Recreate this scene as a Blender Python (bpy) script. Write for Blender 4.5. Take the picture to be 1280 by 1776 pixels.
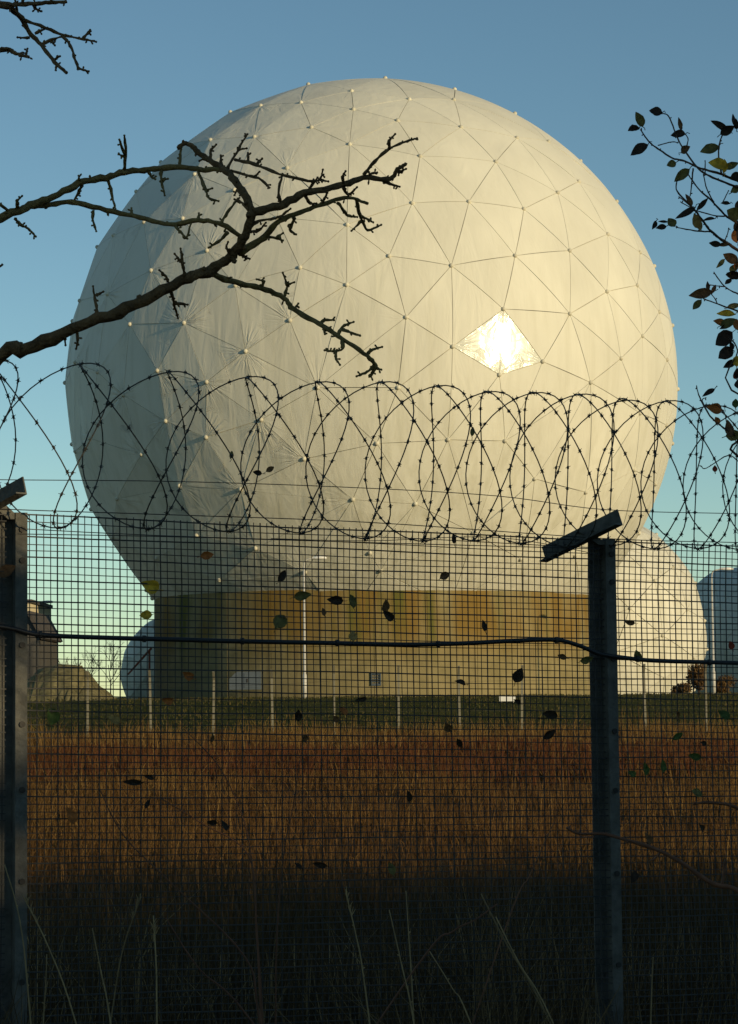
import bpy, bmesh, math, random
import numpy as np
from mathutils import Vector, Matrix, Euler

for o in list(bpy.data.objects):
    bpy.data.objects.remove(o)
S = bpy.context.scene
COL = S.collection
PI = math.pi

# ------------------------------------------------------------------ camera
FPX = 4200.0                      # focal length in photo pixels (1280 x 1776)
PITCH = math.atan((1205 - 888) / FPX)
ROLL = math.radians(-0.55)
EYE = Vector((0, 0, 1.6))
cam = bpy.data.cameras.new('camera')
cam.sensor_fit = 'VERTICAL'
cam.sensor_height = 24
cam.lens = FPX / 1776 * 24
cam.clip_start = 0.1
cam.clip_end = 9000
camo = bpy.data.objects.new('camera', cam)
COL.objects.link(camo)
RM = Euler((PI / 2 + PITCH, 0, 0)).to_matrix() @ Matrix.Rotation(ROLL, 3, 'Z')
camo.matrix_world = Matrix.Translation(EYE) @ RM.to_4x4()
S.camera = camo

# ------------------------------------------------------------------ sky, sun, exposure
SUN_AZ = math.radians(48)         # to the right of straight-behind-the-viewer
SUN_EL = math.radians(10)
L = Vector((math.sin(SUN_AZ) * math.cos(SUN_EL), -math.cos(SUN_AZ) * math.cos(SUN_EL), math.sin(SUN_EL)))
w = bpy.data.worlds.new('World')
S.world = w
w.use_nodes = True
nt = w.node_tree
bgn = nt.nodes['Background']
sky = nt.nodes.new('ShaderNodeTexSky')
sky.sky_type = 'NISHITA'
sky.sun_disc = False
sky.sun_elevation = SUN_EL
sky.sun_rotation = PI - SUN_AZ
sky.air_density = 0.8
sky.dust_density = 0.0
sky.ozone_density = 1.3
tint = nt.nodes.new('ShaderNodeMixRGB')
tint.blend_type = 'MULTIPLY'
tint.inputs[0].default_value = 1
tint.inputs[2].default_value = (0.87, 1.05, 1.02, 1)
nt.links.new(sky.outputs[0], tint.inputs[1])
nt.links.new(tint.outputs[0], bgn.inputs[0])
bgn.inputs[1].default_value = 0.1
sl = bpy.data.lights.new('sun', 'SUN')
sl.energy = 3.6
sl.angle = math.radians(0.6)
sl.color = (1.0, 0.80, 0.46)
so = bpy.data.objects.new('sun', sl)
COL.objects.link(so)
so.rotation_euler = L.to_track_quat('Z', 'Y').to_euler()
so.location = (40, -40, 60)
S.view_settings.view_transform = 'Standard'
S.view_settings.look = 'None'
S.view_settings.gamma = 1
S.view_settings.exposure = 0.0
S.view_settings.use_curve_mapping = False


# ------------------------------------------------------------------ helpers
def ray(x, y):
    return RM @ Vector(((x - 640) / FPX, -(y - 888) / FPX, -1))


def px(x, y, Y):                  # the point seen at photo pixel (x, y) that stands Y metres ahead
    d = ray(x, y)
    return EYE + d * (Y / d.y)


def tag(o, label=None, cat=None, group=None, kind=None):
    if label: o['label'] = label
    if cat: o['category'] = cat
    if group: o['group'] = group
    if kind: o['kind'] = kind
    return o


def empty(name, loc):
    o = bpy.data.objects.new(name, None)
    o.empty_display_size = 0.2
    COL.objects.link(o)
    o.location = loc
    return o


def link(name, me, mat=None, parent=None, loc=None):
    o = bpy.data.objects.new(name, me)
    COL.objects.link(o)
    if mat and not me.materials: me.materials.append(mat)
    if parent: o.parent = parent
    if loc is not None: o.location = loc
    return o


def world_origin(o):
    v = Vector((0, 0, 0))
    while o:
        v += o.location
        o = o.parent
    return v


class MB:
    def __init__(s):
        s.v = []; s.f = []

    def quad(s, a, b, c, d):
        n = len(s.v); s.v += [a, b, c, d]; s.f.append((n, n + 1, n + 2, n + 3))

    def tri(s, a, b, c):
        n = len(s.v); s.v += [a, b, c]; s.f.append((n, n + 1, n + 2))

    def box(s, c, X, Y, Z):       # half-axis vectors
        n = len(s.v)
        for k in (-1, 1):
            for j in (-1, 1):
                for i in (-1, 1):
                    s.v.append(c + X * i + Y * j + Z * k)
        s.f += [(n + a, n + b, n + c_, n + d) for a, b, c_, d in
                ((0, 2, 3, 1), (4, 5, 7, 6), (0, 1, 5, 4), (2, 6, 7, 3), (0, 4, 6, 2), (1, 3, 7, 5))]

    def tube(s, pts, rad, n=5, cap=True):
        m = len(pts)
        if not hasattr(rad, '__len__'): rad = [rad] * m
        base = len(s.v)
        t = (pts[1] - pts[0]).normalized()
        u = t.orthogonal().normalized()
        for i in range(m):
            if i == 0: t = pts[1] - pts[0]
            elif i == m - 1: t = pts[-1] - pts[-2]
            else: t = pts[i + 1] - pts[i - 1]
            if t.length < 1e-9: t = Vector((0, 0, 1))
            t.normalize()
            u = u - t * u.dot(t)
            if u.length < 1e-6: u = t.orthogonal()
            u.normalize()
            b = t.cross(u)
            for k in range(n):
                a = 2 * PI * k / n
                s.v.append(pts[i] + (u * math.cos(a) + b * math.sin(a)) * rad[i])
        for i in range(m - 1):
            for k in range(n):
                k2 = (k + 1) % n
                s.f.append((base + i * n + k, base + i * n + k2, base + (i + 1) * n + k2, base + (i + 1) * n + k))
        if cap:
            s.f.append(tuple(base + k for k in range(n))[::-1])
            s.f.append(tuple(base + (m - 1) * n + k for k in range(n)))

    def prism(s, poly, axis):     # poly: list of points, extruded along the vector axis
        n = len(s.v); m = len(poly)
        s.v += list(poly) + [p + axis for p in poly]
        s.f.append(tuple(range(n, n + m)))
        s.f.append(tuple(range(n + 2 * m - 1, n + m - 1, -1)))
        for i in range(m):
            j = (i + 1) % m
            s.f.append((n + j, n + i, n + m + i, n + m + j))

    def mesh(s, name, origin=None, smooth=False):
        me = bpy.data.meshes.new(name)
        o = origin or Vector((0, 0, 0))
        me.from_pydata([tuple(Vector(v) - o) for v in s.v], [], s.f)
        if smooth: me.polygons.foreach_set('use_smooth', [True] * len(me.polygons))
        me.update()
        return me

    def build(s, name, mat, parent=None, origin=None, smooth=False):
        # origin: where a top-level object's own origin lies; parts use their parent's
        if parent is not None:
            me = s.mesh(name, world_origin(parent), smooth)
            return link(name, me, mat, parent)
        me = s.mesh(name, origin, smooth)
        return link(name, me, mat, None, origin)


def smoothline(pts, sub=4):       # Catmull-Rom through points
    out = []
    P = [pts[0]] + list(pts) + [pts[-1]]
    for i in range(1, len(P) - 2):
        for k in range(sub):
            t = k / sub
            a, b, c, d = P[i - 1], P[i], P[i + 1], P[i + 2]
            out.append(0.5 * ((2 * b) + (c - a) * t + (2 * a - 5 * b + 4 * c - d) * t * t + (3 * b - a - 3 * c + d) * t ** 3))
    out.append(pts[-1])
    return out


# ------------------------------------------------------------------ materials
def mat(name, col, rough=0.7, var=0.15, scale=4.0, bump=0.0, bscale=40.0, spec=0.3, col2=None, metallic=0.0,
        stretch=(1, 1, 1), objrand=0.0, transl=0.0):
    m = bpy.data.materials.new(name)
    m.use_nodes = True
    n = m.node_tree.nodes; l = m.node_tree.links
    b = n['Principled BSDF']
    b.inputs['Roughness'].default_value = rough
    b.inputs['Specular IOR Level'].default_value = spec
    b.inputs['Metallic'].default_value = metallic
    tc = n.new('ShaderNodeTexCoord')
    mp = n.new('ShaderNodeMapping'); mp.inputs['Scale'].default_value = stretch
    l.new(tc.outputs['Object'], mp.inputs[0])
    nz = n.new('ShaderNodeTexNoise'); nz.inputs['Scale'].default_value = scale
    nz.inputs['Detail'].default_value = 6; nz.inputs['Roughness'].default_value = 0.65
    l.new(mp.outputs[0], nz.inputs['Vector'])
    rp = n.new('ShaderNodeValToRGB')
    c = Vector(col)
    lo = c * (1 - var); hi = Vector(col2) if col2 else c * (1 + var)
    rp.color_ramp.elements[0].position = 0.3; rp.color_ramp.elements[1].position = 0.7
    rp.color_ramp.elements[0].color = (*lo, 1); rp.color_ramp.elements[1].color = (*hi, 1)
    l.new(nz.outputs[0], rp.inputs[0])
    out = rp.outputs[0]
    if objrand:
        oi = n.new('ShaderNodeObjectInfo')
        mr = n.new('ShaderNodeMapRange')
        mr.inputs[3].default_value = 1 - objrand; mr.inputs[4].default_value = 1 + objrand
        l.new(oi.outputs['Random'], mr.inputs[0])
        mx = n.new('ShaderNodeMixRGB'); mx.blend_type = 'MULTIPLY'; mx.inputs[0].default_value = 1
        l.new(out, mx.inputs[1]); l.new(mr.outputs[0], mx.inputs[2])
        out = mx.outputs[0]
    l.new(out, b.inputs['Base Color'])
    if bump:
        nb = n.new('ShaderNodeTexNoise'); nb.inputs['Scale'].default_value = bscale
        nb.inputs['Detail'].default_value = 5
        l.new(mp.outputs[0], nb.inputs['Vector'])
        bp = n.new('ShaderNodeBump'); bp.inputs['Strength'].default_value = bump
        bp.inputs['Distance'].default_value = 0.02
        l.new(nb.outputs[0], bp.inputs['Height']); l.new(bp.outputs[0], b.inputs['Normal'])
    if transl:
        t = n.new('ShaderNodeBsdfTranslucent'); l.new(out, t.inputs[0])
        mx = n.new('ShaderNodeMixShader'); mx.inputs[0].default_value = transl
        l.new(b.outputs[0], mx.inputs[1]); l.new(t.outputs[0], mx.inputs[2])
        l.new(mx.outputs[0], n['Material Output'].inputs[0])
    return m


def panel_mat(name, col, rough, spec, streak=0.5, coat=0.0, wr=1.0, fold=0.35):
    m = bpy.data.materials.new(name)
    m.use_nodes = True
    n = m.node_tree.nodes; l = m.node_tree.links
    b = n['Principled BSDF']
    b.inputs['Specular IOR Level'].default_value = spec
    b.inputs['Coat Weight'].default_value = coat
    b.inputs['Coat Roughness'].default_value = 0.08
    tc = n.new('ShaderNodeTexCoord')
    # water streaks running down the lower half of the membrane
    mp = n.new('ShaderNodeMapping'); mp.inputs['Scale'].default_value = (1.1, 1.1, 0.06)
    l.new(tc.outputs['Object'], mp.inputs[0])
    nz = n.new('ShaderNodeTexNoise'); nz.inputs['Scale'].default_value = 1.6; nz.inputs['Detail'].default_value = 7
    nz.inputs['Roughness'].default_value = 0.6
    l.new(mp.outputs[0], nz.inputs['Vector'])
    mr = n.new('ShaderNodeMapRange'); mr.inputs[1].default_value = 0.46; mr.inputs[2].default_value = 0.72
    l.new(nz.outputs[0], mr.inputs[0])
    sx = n.new('ShaderNodeSeparateXYZ'); l.new(tc.outputs['Object'], sx.inputs[0])
    hz = n.new('ShaderNodeMapRange'); hz.inputs[1].default_value = 23; hz.inputs[2].default_value = 6
    hz.inputs[3].default_value = 0.05; hz.inputs[4].default_value = streak
    l.new(sx.outputs[2], hz.inputs[0])
    mu = n.new('ShaderNodeMath'); mu.operation = 'MULTIPLY'
    l.new(mr.outputs[0], mu.inputs[0]); l.new(hz.outputs[0], mu.inputs[1])
    # faint cloudy discolouration
    n2 = n.new('ShaderNodeTexNoise'); n2.inputs['Scale'].default_value = 0.35; n2.inputs['Detail'].default_value = 8
    l.new(tc.outputs['Object'], n2.inputs['Vector'])
    rp = n.new('ShaderNodeValToRGB')
    c = Vector(col)
    rp.color_ramp.elements[0].position = 0.3; rp.color_ramp.elements[1].position = 0.7
    rp.color_ramp.elements[0].color = (*(c * 0.93), 1); rp.color_ramp.elements[1].color = (*(c * 1.03), 1)
    l.new(n2.outputs[0], rp.inputs[0])
    oi = n.new('ShaderNodeObjectInfo')
    orr = n.new('ShaderNodeMapRange'); orr.inputs[3].default_value = 0.955; orr.inputs[4].default_value = 1.02
    l.new(oi.outputs['Random'], orr.inputs[0])
    m1 = n.new('ShaderNodeMixRGB'); m1.blend_type = 'MULTIPLY'; m1.inputs[0].default_value = 1
    l.new(rp.outputs[0], m1.inputs[1]); l.new(orr.outputs[0], m1.inputs[2])
    m2 = n.new('ShaderNodeMixRGB'); l.new(mu.outputs[0], m2.inputs[0])
    l.new(m1.outputs[0], m2.inputs[1]); m2.inputs[2].default_value = (*(Vector((c[0] * 0.55, c[1] * 0.53, c[2] * 0.42))), 1)
    l.new(m2.outputs[0], b.inputs['Base Color'])
    rr = n.new('ShaderNodeMapRange'); rr.inputs[3].default_value = rough * 0.85; rr.inputs[4].default_value = rough * 1.2
    l.new(n2.outputs[0], rr.inputs[0]); l.new(rr.outputs[0], b.inputs['Roughness'])
    # tension creases that radiate from the corners (uv = angle, radius; attribute = weight)
    uv = n.new('ShaderNodeUVMap'); uv.uv_map = 'crease'
    mu2 = n.new('ShaderNodeMapping'); mu2.inputs['Scale'].default_value = (4.2, 0.45, 1)
    l.new(uv.outputs[0], mu2.inputs[0])
    nw = n.new('ShaderNodeTexNoise'); nw.inputs['Scale'].default_value = 1.0; nw.inputs['Detail'].default_value = 3
    nw.inputs['Distortion'].default_value = 0.6
    l.new(mu2.outputs[0], nw.inputs['Vector'])
    at = n.new('ShaderNodeAttribute'); at.attribute_name = 'weight'
    mm = n.new('ShaderNodeMath'); mm.operation = 'MULTIPLY'
    l.new(nw.outputs[0], mm.inputs[0]); l.new(at.outputs['Fac'], mm.inputs[1])
    bp = n.new('ShaderNodeBump'); bp.inputs['Strength'].default_value = 1.0
    bp.inputs['Distance'].default_value = 0.22 * wr
    l.new(mm.outputs[0], bp.inputs['Height'])
    # long soft folds down the cloth
    mp3 = n.new('ShaderNodeMapping'); mp3.inputs['Scale'].default_value = (1.3, 1.3, 0.25)
    mp3.inputs['Rotation'].default_value = (0.2, 0.35, 0.3)
    l.new(tc.outputs['Object'], mp3.inputs[0])
    n3 = n.new('ShaderNodeTexNoise'); n3.inputs['Scale'].default_value = 1.0; n3.inputs['Detail'].default_value = 4
    n3.inputs['Distortion'].default_value = 0.8
    l.new(mp3.outputs[0], n3.inputs['Vector'])
    b2 = n.new('ShaderNodeBump'); b2.inputs['Strength'].default_value = fold; b2.inputs['Distance'].default_value = 0.12
    l.new(n3.outputs[0], b2.inputs['Height']); l.new(bp.outputs[0], b2.inputs['Normal'])
    l.new(b2.outputs[0], b.inputs['Normal'])
    return m


def wall_mat(name):
    m = bpy.data.materials.new(name)
    m.use_nodes = True
    n = m.node_tree.nodes; l = m.node_tree.links
    b = n['Principled BSDF']; b.inputs['Roughness'].default_value = 0.85
    b.inputs['Specular IOR Level'].default_value = 0.2
    tc = n.new('ShaderNodeTexCoord')
    def nz(scale, sc, det=6, dist=0.0):
        mp = n.new('ShaderNodeMapping'); mp.inputs['Scale'].default_value = sc
        l.new(tc.outputs['Object'], mp.inputs[0])
        t = n.new('ShaderNodeTexNoise'); t.inputs['Scale'].default_value = scale; t.inputs['Detail'].default_value = det
        t.inputs['Distortion'].default_value = dist
        l.new(mp.outputs[0], t.inputs['Vector'])
        return t.outputs[0]
    def rng(x, a, b_, c=0.0, d=1.0):
        r = n.new('ShaderNodeMapRange'); r.inputs[1].default_value = a; r.inputs[2].default_value = b_
        r.inputs[3].default_value = c; r.inputs[4].default_value = d
        l.new(x, r.inputs[0]); return r.outputs[0]
    def mix(f, a, c):
        x = n.new('ShaderNodeMixRGB'); l.new(f, x.inputs[0])
        if isinstance(a, tuple): x.inputs[1].default_value = (*a, 1)
        else: l.new(a, x.inputs[1])
        x.inputs[2].default_value = (*c, 1)
        return x.outputs[0]
    def mul(a, c):
        x = n.new('ShaderNodeMath'); x.operation = 'MULTIPLY'; l.new(a, x.inputs[0]); l.new(c, x.inputs[1]); return x.outputs[0]
    sx = n.new('ShaderNodeSeparateXYZ'); l.new(tc.outputs['Object'], sx.inputs[0])
    top = rng(sx.outputs[2], 1.6, 3.2, 0.12, 1.0)
    c0 = mix(rng(nz(1.2, (1, 1, 1)), 0.35, 0.65), (0.21, 0.175, 0.085), (0.285, 0.235, 0.12))
    c1 = mix(mul(rng(nz(0.6, (1, 1, 0.22), 8), 0.38, 0.60), top), c0, (0.20, 0.125, 0.03))
    c2 = mix(mul(rng(nz(0.9, (1, 1, 0.09), 8), 0.53, 0.66), top), c1, (0.11, 0.105, 0.022))
    c3 = mix(rng(nz(3.0, (1, 1, 0.05), 6), 0.60, 0.75, 0, 0.7), c2, (0.12, 0.085, 0.04))
    l.new(c3, b.inputs['Base Color'])
    bp = n.new('ShaderNodeBump'); bp.inputs['Strength'].default_value = 0.3; bp.inputs['Distance'].default_value = 0.03
    l.new(nz(9, (1, 1, 1)), bp.inputs['Height']); l.new(bp.outputs[0], b.inputs['Normal'])
    return m


def ground_mat():
    m = bpy.data.materials.new('ground')
    m.use_nodes = True
    n = m.node_tree.nodes; l = m.node_tree.links
    b = n['Principled BSDF']; b.inputs['Roughness'].default_value = 1.0
    b.inputs['Specular IOR Level'].default_value = 0.05
    g = n.new('ShaderNodeNewGeometry')
    sx = n.new('ShaderNodeSeparateXYZ'); l.new(g.outputs['Position'], sx.inputs[0])
    nz = n.new('ShaderNodeTexNoise'); nz.inputs['Scale'].default_value = 0.35; nz.inputs['Detail'].default_value = 9
    nz.inputs['Roughness'].default_value = 0.7
    l.new(g.outputs['Position'], nz.inputs['Vector'])
    rp = n.new('ShaderNodeValToRGB')
    e = rp.color_ramp.elements
    e[0].position = 0.3; e[0].color = (0.05, 0.026, 0.010, 1)
    e[1].position = 0.72; e[1].color = (0.12, 0.07, 0.025, 1)
    k = rp.color_ramp.elements.new(0.5); k.color = (0.08, 0.043, 0.015, 1)
    l.new(nz.outputs[0], rp.inputs[0])
    # mown green turf on the bank round the domes
    ad = n.new('ShaderNodeMath'); ad.operation = 'MULTIPLY_ADD'; ad.inputs[1].default_value = 5; l.new(nz.outputs[0], ad.inputs[0])
    l.new(sx.outputs[1], ad.inputs[2])
    mr = n.new('ShaderNodeMapRange'); mr.inputs[1].default_value = 92.5; mr.inputs[2].default_value = 96.5
    l.new(ad.outputs[0], mr.inputs[0])
    n2 = n.new('ShaderNodeTexNoise'); n2.inputs['Scale'].default_value = 1.2; n2.inputs['Detail'].default_value = 6
    l.new(g.outputs['Position'], n2.inputs['Vector'])
    r2 = n.new('ShaderNodeValToRGB')
    r2.color_ramp.elements[0].position = 0.35; r2.color_ramp.elements[0].color = (0.032, 0.038, 0.011, 1)
    r2.color_ramp.elements[1].position = 0.7; r2.color_ramp.elements[1].color = (0.062, 0.062, 0.02, 1)
    l.new(n2.outputs[0], r2.inputs[0])
    mx = n.new('ShaderNodeMixRGB'); l.new(mr.outputs[0], mx.inputs[0]); l.new(rp.outputs[0], mx.inputs[1]); l.new(r2.outputs[0], mx.inputs[2])
    l.new(mx.outputs[0], b.inputs['Base Color'])
    return m


def blade_mat(name, stops, transl=0.25):      # colour varies from tuft to tuft
    m = bpy.data.materials.new(name)
    m.use_nodes = True
    n = m.node_tree.nodes; l = m.node_tree.links
    b = n['Principled BSDF']; b.inputs['Roughness'].default_value = 0.75; b.inputs['Specular IOR Level'].default_value = 0.15
    at = n.new('ShaderNodeAttribute'); at.attribute_name = 'tone'
    rp = n.new('ShaderNodeValToRGB'); e = rp.color_ramp.elements
    e[0].position = 0; e[0].color = (*stops[0], 1); e[1].position = 1; e[1].color = (*stops[-1], 1)
    for i, c in enumerate(stops[1:-1]):
        k = e.new((i + 1) / (len(stops) - 1)); k.color = (*c, 1)
    l.new(at.outputs['Fac'], rp.inputs[0]); l.new(rp.outputs[0], b.inputs['Base Color'])
    t = n.new('ShaderNodeBsdfTranslucent'); l.new(rp.outputs[0], t.inputs[0])
    mx = n.new('ShaderNodeMixShader'); mx.inputs[0].default_value = transl
    l.new(b.outputs[0], mx.inputs[1]); l.new(t.outputs[0], mx.inputs[2]); l.new(mx.outputs[0], n['Material Output'].inputs[0])
    return m


CREAM = (0.74, 0.71, 0.60)
M = dict(
    panel=panel_mat('radome_membrane', CREAM, 0.58, 0.4),
    panel_new=panel_mat('radome_membrane_new', (0.78, 0.75, 0.62), 0.14, 0.6, 0.05, coat=1.0, wr=0.25, fold=0.06),
    seam=mat('radome_seam', (0.52, 0.47, 0.34), 0.7, 0.15),
    cap=mat('node_cap', (0.62, 0.58, 0.46), 0.5, 0.1, objrand=0.1),
    wall=wall_mat('stained_concrete'),
    post=mat('galvanised_post', (0.115, 0.11, 0.095), 0.75, 0.4, 14, 0.25, 60, 0.2),
    wire=mat('fence_wire', (0.05, 0.048, 0.045), 0.6, 0.3, 8, spec=0.3, metallic=0.2),
    barb=mat('barbed_wire', (0.06, 0.052, 0.04), 0.6, 0.4, 6, spec=0.4, metallic=0.3),
    bolt=mat('dark_bolt', (0.04, 0.035, 0.03), 0.6, 0.3, 20),
    cable=mat('black_cable', (0.02, 0.02, 0.02), 0.5, 0.3, 3, spec=0.4),
    bark=mat('bark', (0.17, 0.10, 0.045), 0.85, 0.5, 25, 0.6, 120, 0.15, stretch=(1, 1, 1)),
    bark2=mat('green_bark', (0.22, 0.15, 0.055), 0.85, 0.5, 30, 0.5, 120, 0.15),
    twig=mat('thin_twig', (0.09, 0.052, 0.03), 0.85, 0.4, 30),
    stake=mat('pale_stake', (0.20, 0.185, 0.135), 0.8, 0.15, 5, objrand=0.1),
    lamp=mat('lamp_pole', (0.55, 0.53, 0.48), 0.5, 0.08, 3, spec=0.4),
    lamphead=mat('lamp_head', (0.82, 0.80, 0.76), 0.35, 0.04, 3, spec=0.5),
    white=mat('white_board', (0.80, 0.79, 0.75), 0.5, 0.05, 3),
    bluegrey=mat('blue_grey_paint', (0.085, 0.105, 0.125), 0.5, 0.12, 2),
    cream=mat('cream_render', (0.62, 0.54, 0.38), 0.9, 0.08, 1),
    roof=mat('dark_roof', (0.07, 0.06, 0.055), 0.8, 0.25, 3),
    darkwall=mat('shaded_end_wall', (0.075, 0.07, 0.065), 0.85, 0.25, 3, stretch=(3, 3, 0.3)),  # dark tone carries the shade on the building's right end
    glass=mat('window_glass', (0.03, 0.035, 0.04), 0.1, 0.1, 1, spec=0.6),
    redpole=mat('red_brown_paint', (0.20, 0.06, 0.03), 0.6, 0.25, 3),
    hedge=mat('mound_grass', (0.13, 0.12, 0.06), 0.95, 0.45, 2.5, 0.5, 6, 0.1, col2=(0.26, 0.22, 0.11)),
    rust=mat('rusty_bush', (0.10, 0.055, 0.022), 0.8, 0.4, 1.5, col2=(0.19, 0.11, 0.035), transl=0.25),
    ever=mat('evergreen_leaf', (0.035, 0.05, 0.018), 0.6, 0.4, 2, transl=0.1),
    stalk=mat('dry_stalk', (0.30, 0.21, 0.10), 0.8, 0.3, 18, objrand=0.35),
    redstalk=mat('red_stalk', (0.17, 0.075, 0.04), 0.7, 0.3, 18, objrand=0.3),
    ground=ground_mat(),
    grass=blade_mat('dry_grass', [(0.035, 0.016, 0.006), (0.08, 0.04, 0.013), (0.125, 0.066, 0.02), (0.24, 0.145, 0.045)]),
    bracken=blade_mat('bracken', [(0.045, 0.017, 0.008), (0.085, 0.03, 0.011), (0.13, 0.05, 0.017)]),
    turf=blade_mat('turf', [(0.035, 0.038, 0.011), (0.055, 0.056, 0.017), (0.12, 0.09, 0.032)]),
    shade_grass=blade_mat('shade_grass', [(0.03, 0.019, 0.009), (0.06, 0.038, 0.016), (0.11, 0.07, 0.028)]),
    scrub=blade_mat('dead_scrub', [(0.05, 0.032, 0.016), (0.10, 0.065, 0.03), (0.18, 0.12, 0.055), (0.34, 0.24, 0.11)]),
)
for nm, c in dict(dark=(0.035, 0.022, 0.013), brown=(0.10, 0.05, 0.02), olive=(0.10, 0.085, 0.025), yellow=(0.42, 0.26, 0.025),
                  orange=(0.26, 0.085, 0.02), green=(0.045, 0.07, 0.015), tan=(0.24, 0.15, 0.05), red=(0.17, 0.03, 0.015)).items():
    c = tuple(v * (1.15 if nm == 'dark' else 1.7) for v in c)
    M['leaf_' + nm] = mat('leaf_' + nm, c, 0.55, 0.4, 60, 0.3, 150, 0.3, transl=0.35)


# ------------------------------------------------------------------ ground
def gz(x, y):
    def sm(a, b, t):
        t = min(1, max(0, (t - a) / (b - a))); return t * t * (3 - 2 * t)
    z = 0.10 * sm(30, 90, y) + 1.36 * sm(93, 107, y)
    if 4 < y < 92:
        z += 0.07 * math.sin(x * 0.7 + y * 0.31) * math.sin(y * 0.23 + 1.3) * sm(4, 25, y) * sm(92, 80, y)
    return z


ys = [-400, -120, -60, -30, -15, -5] + [i * 1.0 for i in range(0, 120)] + [125, 135, 150, 180, 230, 320, 500, 900, 1800, 4000, 7000]
xs = [-4000, -1500, -600, -250, -100, -60, -40, -30] + [i * 1.25 for i in range(-20, 21)] + [30, 40, 60, 100, 250, 600, 1500, 4000]
b = MB()
b.v = [Vector((x, y, gz(x, y))) for y in ys for x in xs]
nx = len(xs)
b.f = [(j * nx + i, j * nx + i + 1, (j + 1) * nx + i + 1, (j + 1) * nx + i) for j in range(len(ys) - 1) for i in range(nx - 1)]
tag(b.build('ground', M['ground'], smooth=True), 'rough field rising to a green bank', kind='structure')


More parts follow.
